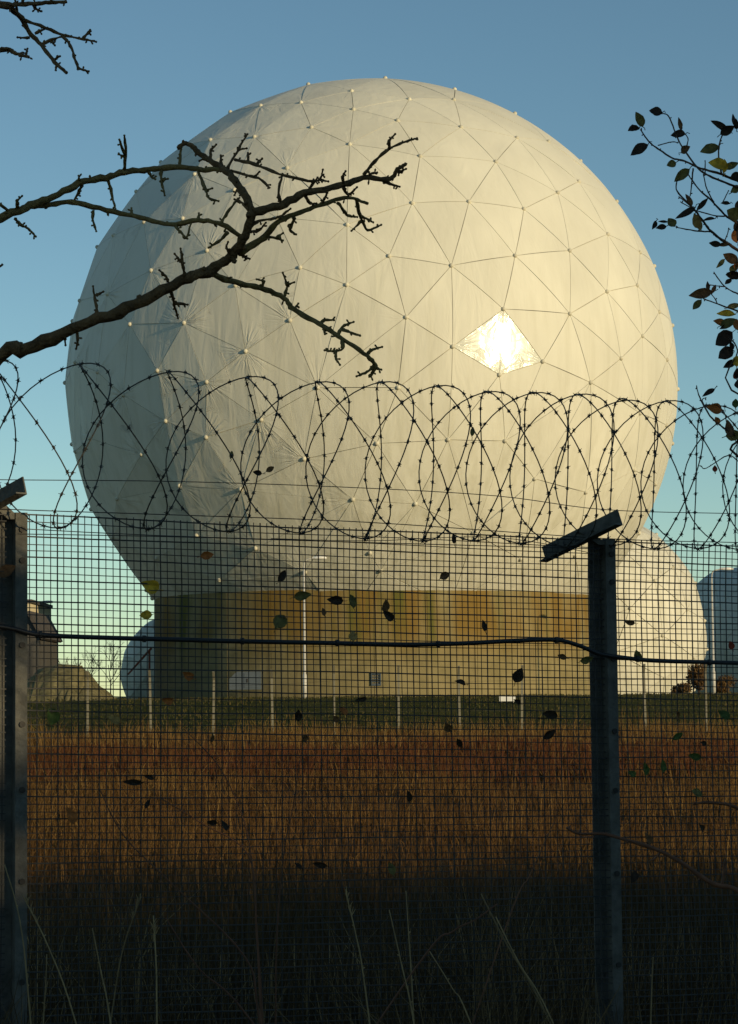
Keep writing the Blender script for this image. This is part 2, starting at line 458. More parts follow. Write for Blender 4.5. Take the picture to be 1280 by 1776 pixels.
# ------------------------------------------------------------------ radomes
def radome(name, label, C, R, zb, edge, base_r, fixed=(), detail=True, seed=1, glossy=(), npanels=300, sub=8, flat_left=True):
    """C centre of the sphere, zb ground height of the base, edge mean panel edge / R"""
    rng = np.random.default_rng(seed)
    P = [np.array(d) / np.linalg.norm(d) for d in fixed]
    nf = len(P)
    fails = 0
    while fails < 2500:
        c = rng.normal(size=3); c /= np.linalg.norm(c)
        if P and np.max(np.array(P) @ c) > math.cos(edge * 0.80): fails += 1; continue
        P.append(c)
    P = np.array(P)
    for it in range(14):          # even the filled-in nodes out, the fixed ones stay
        D = P[:, None, :] - P[None, :, :]
        d2 = (D ** 2).sum(-1) + 1e-9
        np.fill_diagonal(d2, 1e9)
        Fc = (D * (np.exp(-d2 / (edge * 0.75) ** 2) / np.sqrt(d2))[:, :, None]).sum(1)
        Fc[:nf] = 0
        P = P + Fc * 0.03
        P /= np.linalg.norm(P, axis=1)[:, None]
    bm = bmesh.new()
    vs = [bm.verts.new(p) for p in P]
    bmesh.ops.convex_hull(bm, input=vs)
    bm.verts.index_update()
    bmesh.ops.triangulate(bm, faces=bm.faces[:])
    bm.verts.ensure_lookup_table()
    T = []
    for f in bm.faces:
        ids = [v.index for v in f.verts]
        a, b_, c = (P[i] for i in ids)
        if np.dot(np.cross(b_ - a, c - a), a) < 0: ids = ids[::-1]
        T.append(ids)
    bm.free()
    zcut = -math.sqrt(max(0, 1 - (base_r / R) ** 2)) if base_r < R else -1
    root = empty(name, (C.x, C.y, zb))
    tag(root, label, 'radome')
    Cn = np.array(C); En = np.array(EYE)
    org = np.array((C.x, C.y, zb))
    # seam body just under the panels
    sb = MB()
    keep = [t for t in T if max(P[i][2] for i in t) > zcut - 0.02]
    sb.v = [Vector(Cn + p * (R - 0.024)) for p in P]
    sb.f = [tuple(t) for t in keep]
    sb.build('seam_frame', M['seam'], root)
    info = []
    for t in keep:
        A = np.array([P[i] for i in t])
        n = np.cross(A[1] - A[0], A[2] - A[0]); n /= np.linalg.norm(n)
        cc = A.mean(0)
        v = En - (Cn + cc * R); v /= np.linalg.norm(v)
        info.append((float(np.dot(n, v)), t, n, cc))
    info.sort(key=lambda k: -k[0])
    rest = MB(); shown = 0
    for face, t, n, cc in info:
        A = [P[i] * R for i in t]
        big = face > -0.06 and shown < npanels
        N = sub if big else 1
        ctr = (A[0] + A[1] + A[2]) / 3
        el = np.mean([np.linalg.norm(A[i] - A[(i + 1) % 3]) for i in range(3)])
        sh = 1 - 0.011 * 3.46 / el  # half the seam is 11 mm
        A2 = [ctr + (a - ctr) * sh for a in A]
        isg = any(set(t) == set(q) for q in glossy)
        # taut panels follow the sphere, slack ones hang flat between their edges
        left = 1 / (1 + math.exp((cc[0] + 0.25) * 9)) if flat_left else 0.4
        blend = (0.93 - 0.75 * left) + rng.uniform(-0.10, 0.07)
        if isg: blend = 0.6
        verts = []; uvs = []; wts = []
        idx = {}
        off = rng.uniform(0, 50); slack = rng.uniform(0, 1.1, 3) ** 2.2 + .06
        for i in range(N + 1):
            for j in range(N + 1 - i):
                k = N - i - j
                p = (A2[0] * i + A2[1] * j + A2[2] * k) / N
                rr = np.linalg.norm(p)
                p = p + n * (R * 0.9995 - rr) * blend
                idx[(i, j)] = len(verts)
                verts.append(p)
                ds = [np.linalg.norm(p - a) for a in A]
                q = int(np.argmin(ds)); a = A[q]; e1 = A[(q + 1) % 3] - a; e1 = e1 / np.linalg.norm(e1)
                e2 = np.cross(n, e1); r_ = p - a
                th = math.atan2(float(r_ @ e2), float(r_ @ e1))
                uvs.append((th * 1.6 + q * 7 + off, ds[q] / el * 3))
                x = ds[q] / (0.5 * el)
                wgt = max(0.0, 1 - x) * min(1.0, x * 3)
                wts.append(wgt * (0.03 + 0.8 * left * slack[q] + (1.0 if isg else 0)))
        faces = []
        for i in range(N):
            for j in range(N - i):
                faces.append((idx[(i, j)], idx[(i + 1, j)], idx[(i, j + 1)]))
                if i + j < N - 1:
                    faces.append((idx[(i + 1, j)], idx[(i + 1, j + 1)], idx[(i, j + 1)]))
        # turned-down rim
        rim = [idx[(i, 0)] for i in range(N + 1)] + [idx[(N - j, j)] for j in range(1, N + 1)] + [idx[(0, N - j)] for j in range(1, N)]
        o0 = len(verts)
        m_ = len(rim)
        for dn in (0.0, 0.05):     # own vertices, so the rim keeps a crisp edge
            for r_ in rim:
                verts.append(verts[r_] - n * dn); uvs.append((0, 0)); wts.append(0)
        for a in range(m_):
            b2 = (a + 1) % m_
            faces.append((o0 + a, o0 + b2, o0 + m_ + b2, o0 + m_ + a))
        # outward facing
        f0 = faces[0]
        if np.dot(np.cross(verts[f0[1]] - verts[f0[0]], verts[f0[2]] - verts[f0[0]]), n) < 0:
            faces = [f[::-1] for f in faces]
        if not big:
            q = len(rest.v)
            rest.v += [Vector(v + Cn) for v in verts]
            rest.f += [tuple(q + i for i in f) for f in faces]
            continue
        shown += 1
        me = bpy.data.meshes.new('panel')
        me.from_pydata([tuple(v + Cn - org) for v in verts], [], faces)
        nt_ = N * N
        me.polygons.foreach_set('use_smooth', [k < nt_ for k in range(len(faces))])
        me.attributes.new('weight', 'FLOAT', 'POINT').data.foreach_set('value', wts)
        uvl = me.uv_layers.new(name='crease')
        li = np.zeros(len(me.loops), dtype=np.int32); me.loops.foreach_get('vertex_index', li)
        uvl.data.foreach_set('uv', np.array(uvs)[li].ravel())
        o = link('panel', me, M['panel_new' if isg else 'panel'], root)
        if isg: o['label'] = 'newer glossy panel flashing in the sun'
    o = rest.build('rear_panels', M['panel'], root)
    o['kind'] = 'stuff'
    # domed caps over the nodes
    if detail:
        cb = MB()
        prof = [(0.115, 0.0), (0.11, 0.06), (0.08, 0.11), (0.0, 0.13)]
        for r_, h in prof[:-1]:
            for k in range(8):
                cb.v.append(Vector((r_ * math.cos(k * PI / 4), r_ * math.sin(k * PI / 4), h)))
        cb.v.append(Vector((0, 0, 0.145)))
        for i in range(2):
            for k in range(8):
                k2 = (k + 1) % 8
                cb.f.append((i * 8 + k, i * 8 + k2, i * 8 + 8 + k2, i * 8 + 8 + k))
        for k in range(8): cb.f.append((16 + k, 16 + (k + 1) % 8, 24))
        cme = cb.mesh('node_cap', smooth=True); cme.materials.append(M['cap'])
        for p in P:
            v = En - (Cn + p * R); v /= np.linalg.norm(v)
            if np.dot(p, v) < -0.12 or p[2] < zcut + 0.02: continue
            c = link('node_cap', cme, None, root, Vector(Cn + p * (R - 0.03) - org))
            c.rotation_euler = Vector(p).to_track_quat('Z', 'Y').to_euler()
    return root, zcut * R


def radome_base(root, C, R, zb, ztop, Rb, nseg, tiers, door=None):
    inner = MB()
    inner.tube([Vector((C.x, C.y, zb - 0.4)), Vector((C.x, C.y, ztop - 0.03))], Rb - 0.06, 64)
    inner.build('base_core', M['wall'], root)
    rng = random.Random(5)
    zs = [zb - 0.3 + (ztop - zb + 0.3) * t for t in tiers]
    for ti in range(len(tiers) - 1):
        for s in range(nseg):
            a0 = 2 * PI * s / nseg; a1 = 2 * PI * (s + 1) / nseg
            g = 0.012 / Rb
            p = MB(); ns = 4
            dr = rng.uniform(-0.01, 0.012)
            z0, z1 = zs[ti] + 0.012, zs[ti + 1] - 0.012
            for k in range(ns + 1):
                a = a0 + g + (a1 - a0 - 2 * g) * k / ns
                for r_, z in ((Rb + dr - 0.08, z0), (Rb + dr, z0), (Rb + dr, z1), (Rb + dr - 0.08, z1)):
                    p.v.append(Vector((C.x + r_ * math.sin(a), C.y - r_ * math.cos(a), z)))
            for k in range(ns):
                for e in range(4):
                    e2 = (e + 1) % 4
                    p.f.append((k * 4 + e, k * 4 + 4 + e, k * 4 + 4 + e2, k * 4 + e2))
            p.f.append((3, 2, 1, 0)); q = ns * 4; p.f.append((q, q + 1, q + 2, q + 3))
            p.build('wall_panel', M['wall'], root)


D0 = 127.0                                     # the big dome's centre, metres ahead
ZB = gz(0, 120) + 0.02
c0 = px(644, 671, D0)
Rpx = 532
dist0 = (c0 - EYE).length
R0 = dist0 * math.sin(math.atan(Rpx / math.hypot(FPX, 217)))
# nodes read off the photograph
def nodes(lst, x0, y0, s): return [(x0 + a / s, y0 + b_ / s) for a, b_ in lst]
NP = []
def addn(lst):
    for p in lst:
        if all((p[0] - q[0]) ** 2 + (p[1] - q[1]) ** 2 > 22 ** 2 for q in NP): NP.append(p)
GL = [(873, 536), (785, 601), (866, 650), (941, 627)]
addn(GL)
addn(nodes([(312, 148), (537, 97), (545, 178), (358, 258), (105, 300), (250, 438), (528, 333), (793, 133), (741, 228), (991, 136),
            (1023, 257), (841, 386), (806, 594), (1177, 411), (1058, 588), (703, 829), (980, 872), (1263, 828), (517, 690), (515, 957),
            (307, 880), (262, 1115), (65, 1252), (779, 1101), (133, 162)], 400, 120, 2.56))
addn(nodes([(62, 245), (240, 430), (355, 302), (522, 322), (682, 533), (570, 592), (392, 678), (98, 637), (345, 928), (633, 898),
            (835, 812), (1005, 908), (830, 1115), (990, 1082), (1107, 1222), (635, 1232), (905, 1468), (1018, 1350), (1148, 1475)], 780, 140, 3.048))
addn(nodes([(400, 8), (700, 0), (1040, 158), (220, 272), (552, 265), (825, 328), (598, 545), (822, 635), (365, 400), (465, 730),
            (675, 905), (1015, 925), (1128, 538), (770, 1180)], 100, 560, 3.2))
addn(nodes([(1112, 130), (1028, 312), (1238, 395), (760, 565), (965, 545), (1093, 715), (798, 820), (685, 1105), (980, 1070),
            (600, 635), (568, 945)], 0, 200, 3.048))
addn(nodes([(345, 118), (655, 65), (522, 285), (88, 735), (593, 825), (242, 920), (535, 1108), (300, 1278)], 330, 200, 3.122))
addn(nodes([(437, 210), (845, 210), (370, 570), (737, 492), (615, 775), (932, 797), (150, 375)], 400, 600, 2.909))
addn(nodes([(568, 65), (155, 347), (298, 530), (545, 595), (780, 487)], 820, 640, 2.783))
addn(nodes([(735, 180), (130, 155)], 400, 900, 3.048) + [(380, 1006), (660, 1030 - 40)])
fixed = []
for (x, y) in NP:
    d = ray(x, y).normalized()
    oc = EYE - c0
    bq = d.dot(oc); disc = bq * bq - (oc.length_squared - R0 * R0)
    if disc < 0.02 * R0 * R0: continue
    fixed.append(tuple((EYE + d * (-bq - math.sqrt(disc)) - c0)))
FN = [Vector(f).normalized() for f in fixed]
Rb0 = R0 * 0.705
dome, zc = radome('radome', 'huge cream panelled ball radome on a stained round base', c0, R0, ZB, 0.215, Rb0, fixed,
                  seed=7, glossy=((0, 1, 2), (0, 2, 3)), sub=9)
n1 = (FN[1] - FN[0]).cross(FN[2] - FN[0]).normalized(); n2 = (FN[2] - FN[0]).cross(FN[3] - FN[0]).normalized()
for nn, q in ((n1, 1), (n2, 3)):
    if nn.dot(FN[0]) < 0: nn.negate()
    v = (EYE - (c0 + FN[q] * R0)).normalized()
    r_ = nn * 2 * nn.dot(v) - v
    print('mirror direction az %.1f el %.1f' % (math.degrees(math.atan2(r_.x, -r_.y)), math.degrees(math.asin(r_.z))))
radome_base(dome, c0, R0, ZB, c0.z + zc + 0.25, Rb0 + 0.12, 28, (0, 0.5, 1.0))

# the lower dome to the right behind it
c2 = px(1008, 1100, 152)
radome('small_radome', 'smaller sunlit cream radome half hidden behind the right of the big one', c2, 217 / FPX * 152, gz(0, 152), 0.36, 6.0,
       seed=11, npanels=90, sub=5, flat_left=False)
c3 = px(312, 1165, 143)
radome('small_radome', 'blue shaded radome peeping out left of the big stained base', c3, 103 / FPX * 143, gz(0, 143), 0.42, 2.8, seed=12,
       npanels=60, sub=4, flat_left=False, detail=False)
c4 = px(1292, 1118, 205)
radome('small_radome', 'shaded lavender radome at the right edge behind the lamp post', c4, 138 / FPX * 205, gz(0, 205), 0.36, 5.5, seed=13,
       npanels=60, sub=4, flat_left=False, detail=False)
blocker_c = c4 + Vector((math.sin(SUN_AZ), -math.cos(SUN_AZ), 0)) * 38  # unseen dome added only to cast shade on the right-edge radome
blocker_c.z = 12.5
radome('radome', 'added unseen radome right of the view, shading the lavender one', blocker_c, 15, gz(0, 190), 0.3, 10, seed=14, npanels=0, sub=2,
       detail=False, flat_left=False)

# things at the foot of the dome
def cabinet():
    p = px(425, 1196, 113); sc = 113 / FPX
    root = tag(empty('metal_cabinet', p), 'low blue grey metal cabinet at the left foot of the stained base', 'cabinet')
    b = MB(); wx, h, dp = 54 * sc / 2, 31 * sc, 0.5
    x0 = p
    poly = [x0 + Vector((-wx, 0, 0)), x0 + Vector((wx, 0, 0)), x0 + Vector((wx, 0, h)), x0 + Vector((-wx * 0.55, 0, h)), x0 + Vector((-wx, 0, h * 0.6))]
    b.prism(poly, Vector((0, 1.0, 0)))
    b.build('body', M['bluegrey'], root)
    b = MB(); b.box(x0 + Vector((wx * 0.4, -0.012, h * 0.5)), Vector((wx * 0.45, 0, 0)), Vector((0, 0.012, 0)), Vector((0, 0, h * 0.4)))
    d = b.build('door', M['bluegrey'], root)
    b = MB(); b.box(x0 + Vector((wx * 0.15, -0.04, h * 0.5)), Vector((0.03, 0, 0)), Vector((0, 0.016, 0)), Vector((0, 0, 0.09)))
    b.build('handle', M['bolt'], d)
cabinet()

def wall_vent():
    u = (652 - 644) / FPX * 116
    p = px(652, 1178, c0.y - math.sqrt((Rb0 + 0.12) ** 2 - u * u) - 0.03); sc = 116 / FPX
    root = tag(empty('wall_vent', p), 'small grey louvred vent low on the stained round base', 'vent')
    b = MB(); hx, hz = 8 * sc, 10 * sc
    for sx in (-1, 1): b.box(p + Vector((sx * hx, 0, 0)), Vector((0.03, 0, 0)), Vector((0, 0.05, 0)), Vector((0, 0, hz)))
    for sz in (-1, 1): b.box(p + Vector((0, -0.003, sz * hz)), Vector((hx + 0.03, 0, 0)), Vector((0, 0.05, 0)), Vector((0, 0, 0.03)))
    b.build('frame', M['bluegrey'], root)
    for k in range(5):
        b = MB(); b.box(p + Vector((0, 0.0, -hz + (k + 0.5) * hz * 0.4)), Vector((hx - 0.03, 0, 0)), Vector((0, 0.03, 0.02)), Vector((0, 0.004, -0.02)) * 0.5)
        b.build('slat', M['bluegrey'], root)
wall_vent()

def white_sign():
    p = px(880, 1212, 103); sc = 103 / FPX
    g = Vector((p.x, p.y, gz(p.x, p.y) - 0.03))
    root = tag(empty('white_sign', g), 'small blank white board on two short legs on the green bank', 'sign')
    b = MB(); b.box(p, Vector((14 * sc, 0, 0)), Vector((0, 0.02, 0)), Vector((0, 0, 4.2 * sc))); b.build('board', M['white'], root)
    for s in (-1, 1):
        b = MB(); b.tube([Vector((p.x + s * 0.25, p.y + 0.04, g.z)), Vector((p.x + s * 0.25, p.y + 0.04, p.z + 0.05))], 0.02, 6); b.build('leg', M['lamp'], root)
white_sign()

def street_lamp(x, ytop, Y, hx, label):
    top = px(x, ytop, Y)
    g = Vector((top.x, Y, gz(top.x, Y) - 0.05))
    root = tag(empty('street_lamp', g), label, 'street lamp', 'street lamps round the radome')
    b = MB()
    b.tube([g, g + Vector((0, 0, 1.1)), g + Vector((0, 0, 1.12)), Vector((top.x, Y, top.z - 0.35))], [0.085, 0.085, 0.055, 0.04], 8)
    b.build('pole', M['lamp'], root, smooth=True)
    b = MB()
    b.tube(smoothline([Vector((top.x, Y, top.z - 0.37)), Vector((top.x + hx * 0.1, Y, top.z - 0.1)), Vector((top.x + hx * 0.45, Y, top.z)), Vector((top.x + hx, Y, top.z + 0.03))]), 0.028, 6)
    b.build('arm', M['lamp'], root, smooth=True)
    b = MB()
    s = 1 if hx > 0 else -1
    a0 = top.x + hx * 0.85
    secs = [(0, .05, .04), (.08, .10, .08), (.35, .15, .10), (.58, .12, .08), (.66, .04, .03)]
    b.v = []
    for dx, wy, hz in secs:
        for k in range(8):
            a = k * PI / 4
            b.v.append(Vector((a0 + s * dx, Y + wy * math.cos(a), top.z + 0.04 + hz * math.sin(a) * (1 if math.sin(a) > 0 else 0.6))))
    for i in range(len(secs) - 1):
        for k in range(8):
            k2 = (k + 1) % 8
            b.f.append((i * 8 + k, i * 8 + k2, i * 8 + 8 + k2, i * 8 + 8 + k))
    b.f.append(tuple(range(8))); b.f.append(tuple(range(32, 40)))
    b.build('lamp_head', M['lamphead'], root, smooth=True)

street_lamp(527, 970, 107, 0.42, 'white street lamp standing before the big radome')
street_lamp(1234, 989, 112, 0.42, 'street lamp right of the small sunlit radome')
street_lamp(62, 1046, 130, 0.35, 'street lamp by the cream building at far left')

# line of pale stakes before the bank
k = 0
stx = [45, 152, 262, 370, 473, 580, 692, 798, 905, 1028, 1120, 1225, 1325]
ordn = ['first', 'second', 'third', 'fourth', 'fifth', 'sixth', 'seventh', 'eighth', 'ninth', 'tenth', 'eleventh', 'twelfth', 'thirteenth',
        'fourteenth', 'fifteenth', 'sixteenth', 'seventeenth', 'eighteenth', 'nineteenth', 'twentieth']
tops = []
rs = random.Random(3)
for i, x in enumerate(stx):
    Y = 91.5
    p = px(x, 1258, Y)
    g = Vector((p.x, Y, gz(p.x, Y) - 0.05))
    h = 2.25 + rs.uniform(-.1, .1)
    root = tag(empty('fence_stake', g), '%s pale stake from the left in the far fence line' % ordn[i], 'fence stake', 'far fence stakes')
    b = MB(); lean = Vector((rs.uniform(-.02, .02), 0, 1))
    for s in (0,):
        b.box(g + lean * h * 0.5, Vector((0.04, 0, 0)), Vector((0, 0.04, 0)), lean * h * 0.5)
    b.build('shaft', M['stake'], root)
    b = MB(); t = g + lean * h
    b.prism([t + Vector((-.04, -.04, 0)), t + Vector((.04, -.04, 0)), t + Vector((.04, -.30, .30)), t + Vector((-.04, -.30, .30))], Vector((0, .06, .03)))
    b.build('cranked_top', M['stake'], root)
    tops.append((g, h, lean))
b = MB()
for q in (0.35, 0.9, 1.45, 2.0):
    b.tube([g + lean * q * h / 2.25 + Vector((0, -0.045, 0)) for g, h, lean in tops], 0.006, 4)
wf = b.build('strand_wires', M['wire'], origin=tops[0][0])
tag(wf, 'thin wires strung along the far line of pale stakes', 'wire')

# buildings at the left edge
def left_buildings():
    Y = 122; sc = Y / FPX
    zg = gz(0, Y) - 0.05
    def P(x, y): p = px(x, y, Y); return p
    x0, x1 = P(-260, 1100).x, P(51, 1100).x
    ze = P(20, 1046).z
    root = tag(empty('cream_building', ((x0 + x1) / 2, Y, zg)), 'flat cream rendered building cut by the left edge', 'building')
    b = MB(); b.box(Vector(((x0 + x1) / 2, Y + 4, (zg + ze) / 2)), Vector(((x1 - x0) / 2, 0, 0)), Vector((0, 4, 0)), Vector((0, 0, (ze - zg) / 2)))
    b.build('wall', M['cream'], root)
    b = MB(); b.box(Vector(((x0 + x1) / 2, Y + 4, ze + 0.09)), Vector(((x1 - x0) / 2 + .12, 0, 0)), Vector((0, 4.12, 0)), Vector((0, 0, 0.09)))
    b.build('roof', M['roof'], root)
    for xw in (-180, -110, -40):
        c = P(xw, 1110); c.y = Y - 0.02
        b = MB(); b.box(c, Vector((0.6, 0, 0)), Vector((0, 0.03, 0)), Vector((0, 0, 0.7)))
        wd = b.build('window', M['lamphead'], root)
        for s in (-1, 1):
            b = MB(); b.box(c + Vector((s * 0.28, -0.035, 0)), Vector((0.24, 0, 0)), Vector((0, 0.008, 0)), Vector((0, 0, 0.6))); b.build('pane', M['glass'], wd)
    # right end of the building, its shade put into a dark colour
    Y2 = 119.5
    def Q(x, y): return px(x, y, Y2)
    root = tag(empty('dark_end', (Q(57, 1200).x, Y2, zg)), 'sloping-roofed right end of the cream building, shade put into its colour', 'building_end')
    a = Q(46, 1062); c = Q(68, 1102)
    b = MB()
    b.prism([Vector((a.x, Y2, zg)), Vector((c.x, Y2, zg)), Vector((c.x, Y2, c.z)), Vector((a.x, Y2, a.z))], Vector((0, 7, 0)))
    b.build('wall', M['darkwall'], root)
    d = (c - a).normalized(); nrm = Vector((-d.z, 0, d.x)); nrm = nrm if nrm.z > 0 else -nrm
    b = MB(); a2 = Vector((a.x, Y2 - 0.2, a.z)); c2_ = Vector((c.x, Y2 - 0.2, c.z)) + d * 0.25
    b.prism([a2 + nrm * .01, c2_ + nrm * .01, c2_ + nrm * .16, a2 + nrm * .16], Vector((0, 7.4, 0)))
    b.build('roof', M['roof'], root)
left_buildings()

def leaf_cloud(b, c, rad, n, size, rg, shell=0.55, gap=None):
    for _ in range(n):
        while True:
            d = Vector((rg.uniform(-1, 1), rg.uniform(-1, 1), rg.uniform(-1, 1)))
            if 0.05 < d.length <= 1: break
        d = d.normalized() * (shell + (1 - shell) * rg.random())
        p = c + Vector((d.x * rad[0], d.y * rad[1], d.z * rad[2]))
        if gap and gap(p): continue
        u = Vector((rg.gauss(0, 1), rg.gauss(0, 1), rg.gauss(0, 1))).normalized(); v = u.orthogonal().normalized()
        s = size * rg.uniform(0.6, 1.3)
        b.quad(p - u * s, p + v * s * 0.55, p + u * s, p - v * s * 0.55)

def bush(name, label, base, w_, h, n, size, mt, seed, group=None):
    rg = random.Random(seed)
    root = tag(empty(name, base), label, 'bush', group)
    st = MB()
    for k in range(6):
        a = rg.uniform(0, 2 * PI)
        st.tube(smoothline([base, base + Vector((math.cos(a) * w_ * .2, math.sin(a) * w_ * .2, h * .4)), base + Vector((math.cos(a) * w_ * .4, math.sin(a) * w_ * .4, h * .85))]), 0.03, 4)
    st.build('stems', M['twig'], root)
    b = MB()
    for k in range(9):
        c = base + Vector((rg.uniform(-.6, .6) * w_, rg.uniform(-.5, .5) * w_, h * rg.uniform(.12, .66)))
        leaf_cloud(b, c, (w_ * .42, w_ * .42, h * .3), n // 9, size, rg, 0.3)
    b.build('foliage', mt, root)

def mound():
    Y = 112; zg = gz(0, Y)
    prof = [(20, 1214), (52, 1180), (72, 1158), (90, 1150), (112, 1149), (134, 1150), (146, 1162), (160, 1178), (178, 1196), (196, 1212)]
    b = MB(); rm = random.Random(8)
    rows = [(-5.0, 0.0), (-4.0, .35), (-2.6, .75), (-1.0, .98), (1.5, 1.0), (3.5, .7), (5.5, 0.0)]
    P = [px(x, y, Y) for x, y in prof]
    fine = smoothline(P, 4)
    for dy, f in rows:
        for p in fine:
            z = zg - .1 + max(0, p.z - zg) * f
            b.v.append(Vector((p.x + rm.uniform(-.06, .06), Y + dy + rm.uniform(-.15, .15), z + rm.uniform(-.07, .07) * (f > 0))))
    n = len(fine)
    for r_ in range(len(rows) - 1):
        for k in range(n - 1): b.f.append((r_ * n + k, r_ * n + k + 1, r_ * n + n + k + 1, r_ * n + n + k))
    o = b.build('mound', M['hedge'], smooth=True)
    tag(o, 'flat-topped olive earth mound beside the dark building end', kind='structure')
mound()
for i, (x, Y, ww, yt) in enumerate(((1212, 128, 18, 1150), (1250, 126, 22, 1172), (1180, 118, 16, 1185))):
    p = px(x, 1200, Y); g = Vector((p.x, Y, gz(0, Y) - .05)); h = px(x, yt, Y).z - g.z
    bush('bush', ['upright rusty bush at the right foot of the small sunlit radome', 'low rusty bush below the right street lamp', 'low sparse weeds in front of the small sunlit radome'][i],
         g, ww / FPX * Y * 1.25, h * 1.15, [1900, 1500, 700][i], 0.085, M['rust'], 40 + i, 'rusty bushes by the radomes')

def bare_tree(label, base, h, seed):
    rg = random.Random(seed)
    root = tag(empty('bare_tree', base), label, 'tree', 'small bare trees on the skyline')
    tr = MB(); tr.tube([base, base + Vector((0, 0, h * .3)), base + Vector((rg.uniform(-.1, .1) * h, 0, h * .6))], [.05 * h / 4, .04 * h / 4, .02 * h / 4], 5)
    tr.build('trunk', M['twig'], root)
    cr = MB()
    def br(p, d, ln, r_, lv):
        q = p + d * ln
        cr.tube([p, (p + q) / 2 + Vector((rg.uniform(-.05, .05), 0, .02)) * ln, q], [r_, r_ * .8, r_ * .55], 3, False)
        if lv == 0: return
        for k in range(3 if lv > 1 else 4):
            nd = (d + Vector((rg.gauss(0, .5), rg.gauss(0, .5), rg.gauss(.15, .3)))).normalized()
            br(p + (q - p) * rg.uniform(.4, 1), nd, ln * rg.uniform(.5, .75), r_ * .6, lv - 1)
    for k in range(6):
        a = rg.uniform(0, 2 * PI)
        br(base + Vector((0, 0, h * rg.uniform(.2, .55))), Vector((math.cos(a) * .6, math.sin(a) * .6, .8)).normalized(), h * .33, .02 * h / 4 + .008, 3)
    cr.build('crown', M['twig'], root)
for i, (x, yt, Y) in enumerate(((192, 1112, 158), (118, 1122, 175), (150, 1126, 180), (222, 1148, 160))):
    p = px(x, 1200, Y); g = Vector((p.x, Y, gz(0, Y) - .05))
    bare_tree(['tallest bare tree left of the blue shaded radome', 'thin bare tree rising behind the left hedge clump', 'bare tree behind the right end of the hedge clump', 'lowest bare tree touching the blue shaded radome'][i],
              g, px(x, yt, Y).z - g.z, 60 + i)
# red-brown leaning pole with its strut
def red_pole():
    Y = 124
    a = px(259, 1128, Y); g = Vector((a.x, Y, gz(0, Y) - .1))
    root = tag(empty('barrier_post', g), 'red brown post with a slanting boom left of the stained base', 'barrier')
    b = MB(); b.tube([g, a], 0.06, 6); b.build('post', M['redpole'], root)
    b = MB(); q = px(222, 1170, Y); b.tube([a + Vector((.12, -.07, .12)), Vector((q.x, Y - .07, q.z))], [.07, .05], 6); b.build('boom', M['redpole'], root)
red_pole()

# ------------------------------------------------------------------ grasses
def blades(name, label, cat, spots, mt, seed, curl=0.35):
    """spots: list of (x, y, height, width, tone)"""
    rg = np.random.default_rng(seed)
    V = []; F = []; T = []
    for (x, y, h, wd, tone) in spots:
        a = rg.uniform(0, 2 * PI); lx, ly = math.cos(a), math.sin(a)
        bend = h * abs(rg.normal(0.15, curl * .6))
        f = rg.uniform(-.6, .6)
        sx, sy = math.cos(f) * wd / 2, math.sin(f) * wd / 2
        z = gz(x, y) - 0.03
        n = len(V)
        V += [(x - sx, y - sy, z), (x + sx, y + sy, z),
              (x + lx * bend * .35 - sx * .8, y + ly * bend * .35 - sy * .8, z + h * .55), (x + lx * bend * .35 + sx * .8, y + ly * bend * .35 + sy * .8, z + h * .55),
              (x + lx * bend, y + ly * bend, z + h * .97)]
        F += [(n, n + 1, n + 3, n + 2), (n + 2, n + 3, n + 4)]
        T += [tone] * 5
    me = bpy.data.meshes.new(name)
    me.from_pydata(V, [], F)
    me.attributes.new('tone', 'FLOAT', 'POINT').data.foreach_set('value', T)
    o = link(name, me, mt)
    tag(o, label, cat, kind='stuff')
    return o

rg = random.Random(77)
def field(n, y0, y1, hmin, hmax, w_of, patch=0.5, tone=lambda: rg.random()):
    out = []
    while len(out) < n:
        y = y0 * (y1 / y0) ** rg.random()
        x = rg.uniform(-0.24, 0.24) * y
        pv = math.sin(x * .9 + 2.1 * math.sin(y * .21)) * math.sin(y * .33 + 1.7 * math.sin(x * .4)) * .5 + .5
        if rg.random() > 1 - patch + patch * pv: continue
        h = rg.uniform(hmin, hmax) * (0.7 + .5 * pv)
        out.append((x, y, h, w_of(y), min(1, max(0, tone() * .7 + pv * .3))))
    return out
gr = field(50000, 21, 93, .18, .48, lambda y: .005 + y * .00024, .75)
gr += field(2600, 60, 97, .45, .95, lambda y: .018, .8, lambda: rg.uniform(.7, 1.3))
gr += field(900, 24, 60, .5, .9, lambda y: .009, .8, lambda: rg.uniform(.6, 1.3))
blades('dry_grass', 'tall dry orange grass over the field', 'grass', gr, M['grass'], 1, .7)
blades('bracken', 'red brown dead bracken band across the field', 'bracken', field(15000, 42, 62, .25, .55, lambda y: .012 + y * .0004, .9), M['bracken'], 2)
blades('turf', 'short green turf on the bank', 'grass', field(16000, 93, 116, .06, .16, lambda y: .05, .2), M['turf'], 3)
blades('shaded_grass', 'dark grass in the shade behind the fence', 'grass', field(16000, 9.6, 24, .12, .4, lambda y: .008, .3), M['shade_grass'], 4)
sp = []
for _ in range(9000):
    y = rg.uniform(7.0, 8.4) if rg.random() < .55 else rg.uniform(9.9, 13)
    x = rg.uniform(-.22, .22) * y
    sp.append((x, y, rg.uniform(.3, .68) * (1.0 + .25 * math.sin(x * 3.1)), rg.uniform(.003, .008), rg.random() ** 2.2))
blades('dead_scrub', 'tangled dead weeds at the foot of the fence', 'weeds', sp, M['scrub'], 5, .6)

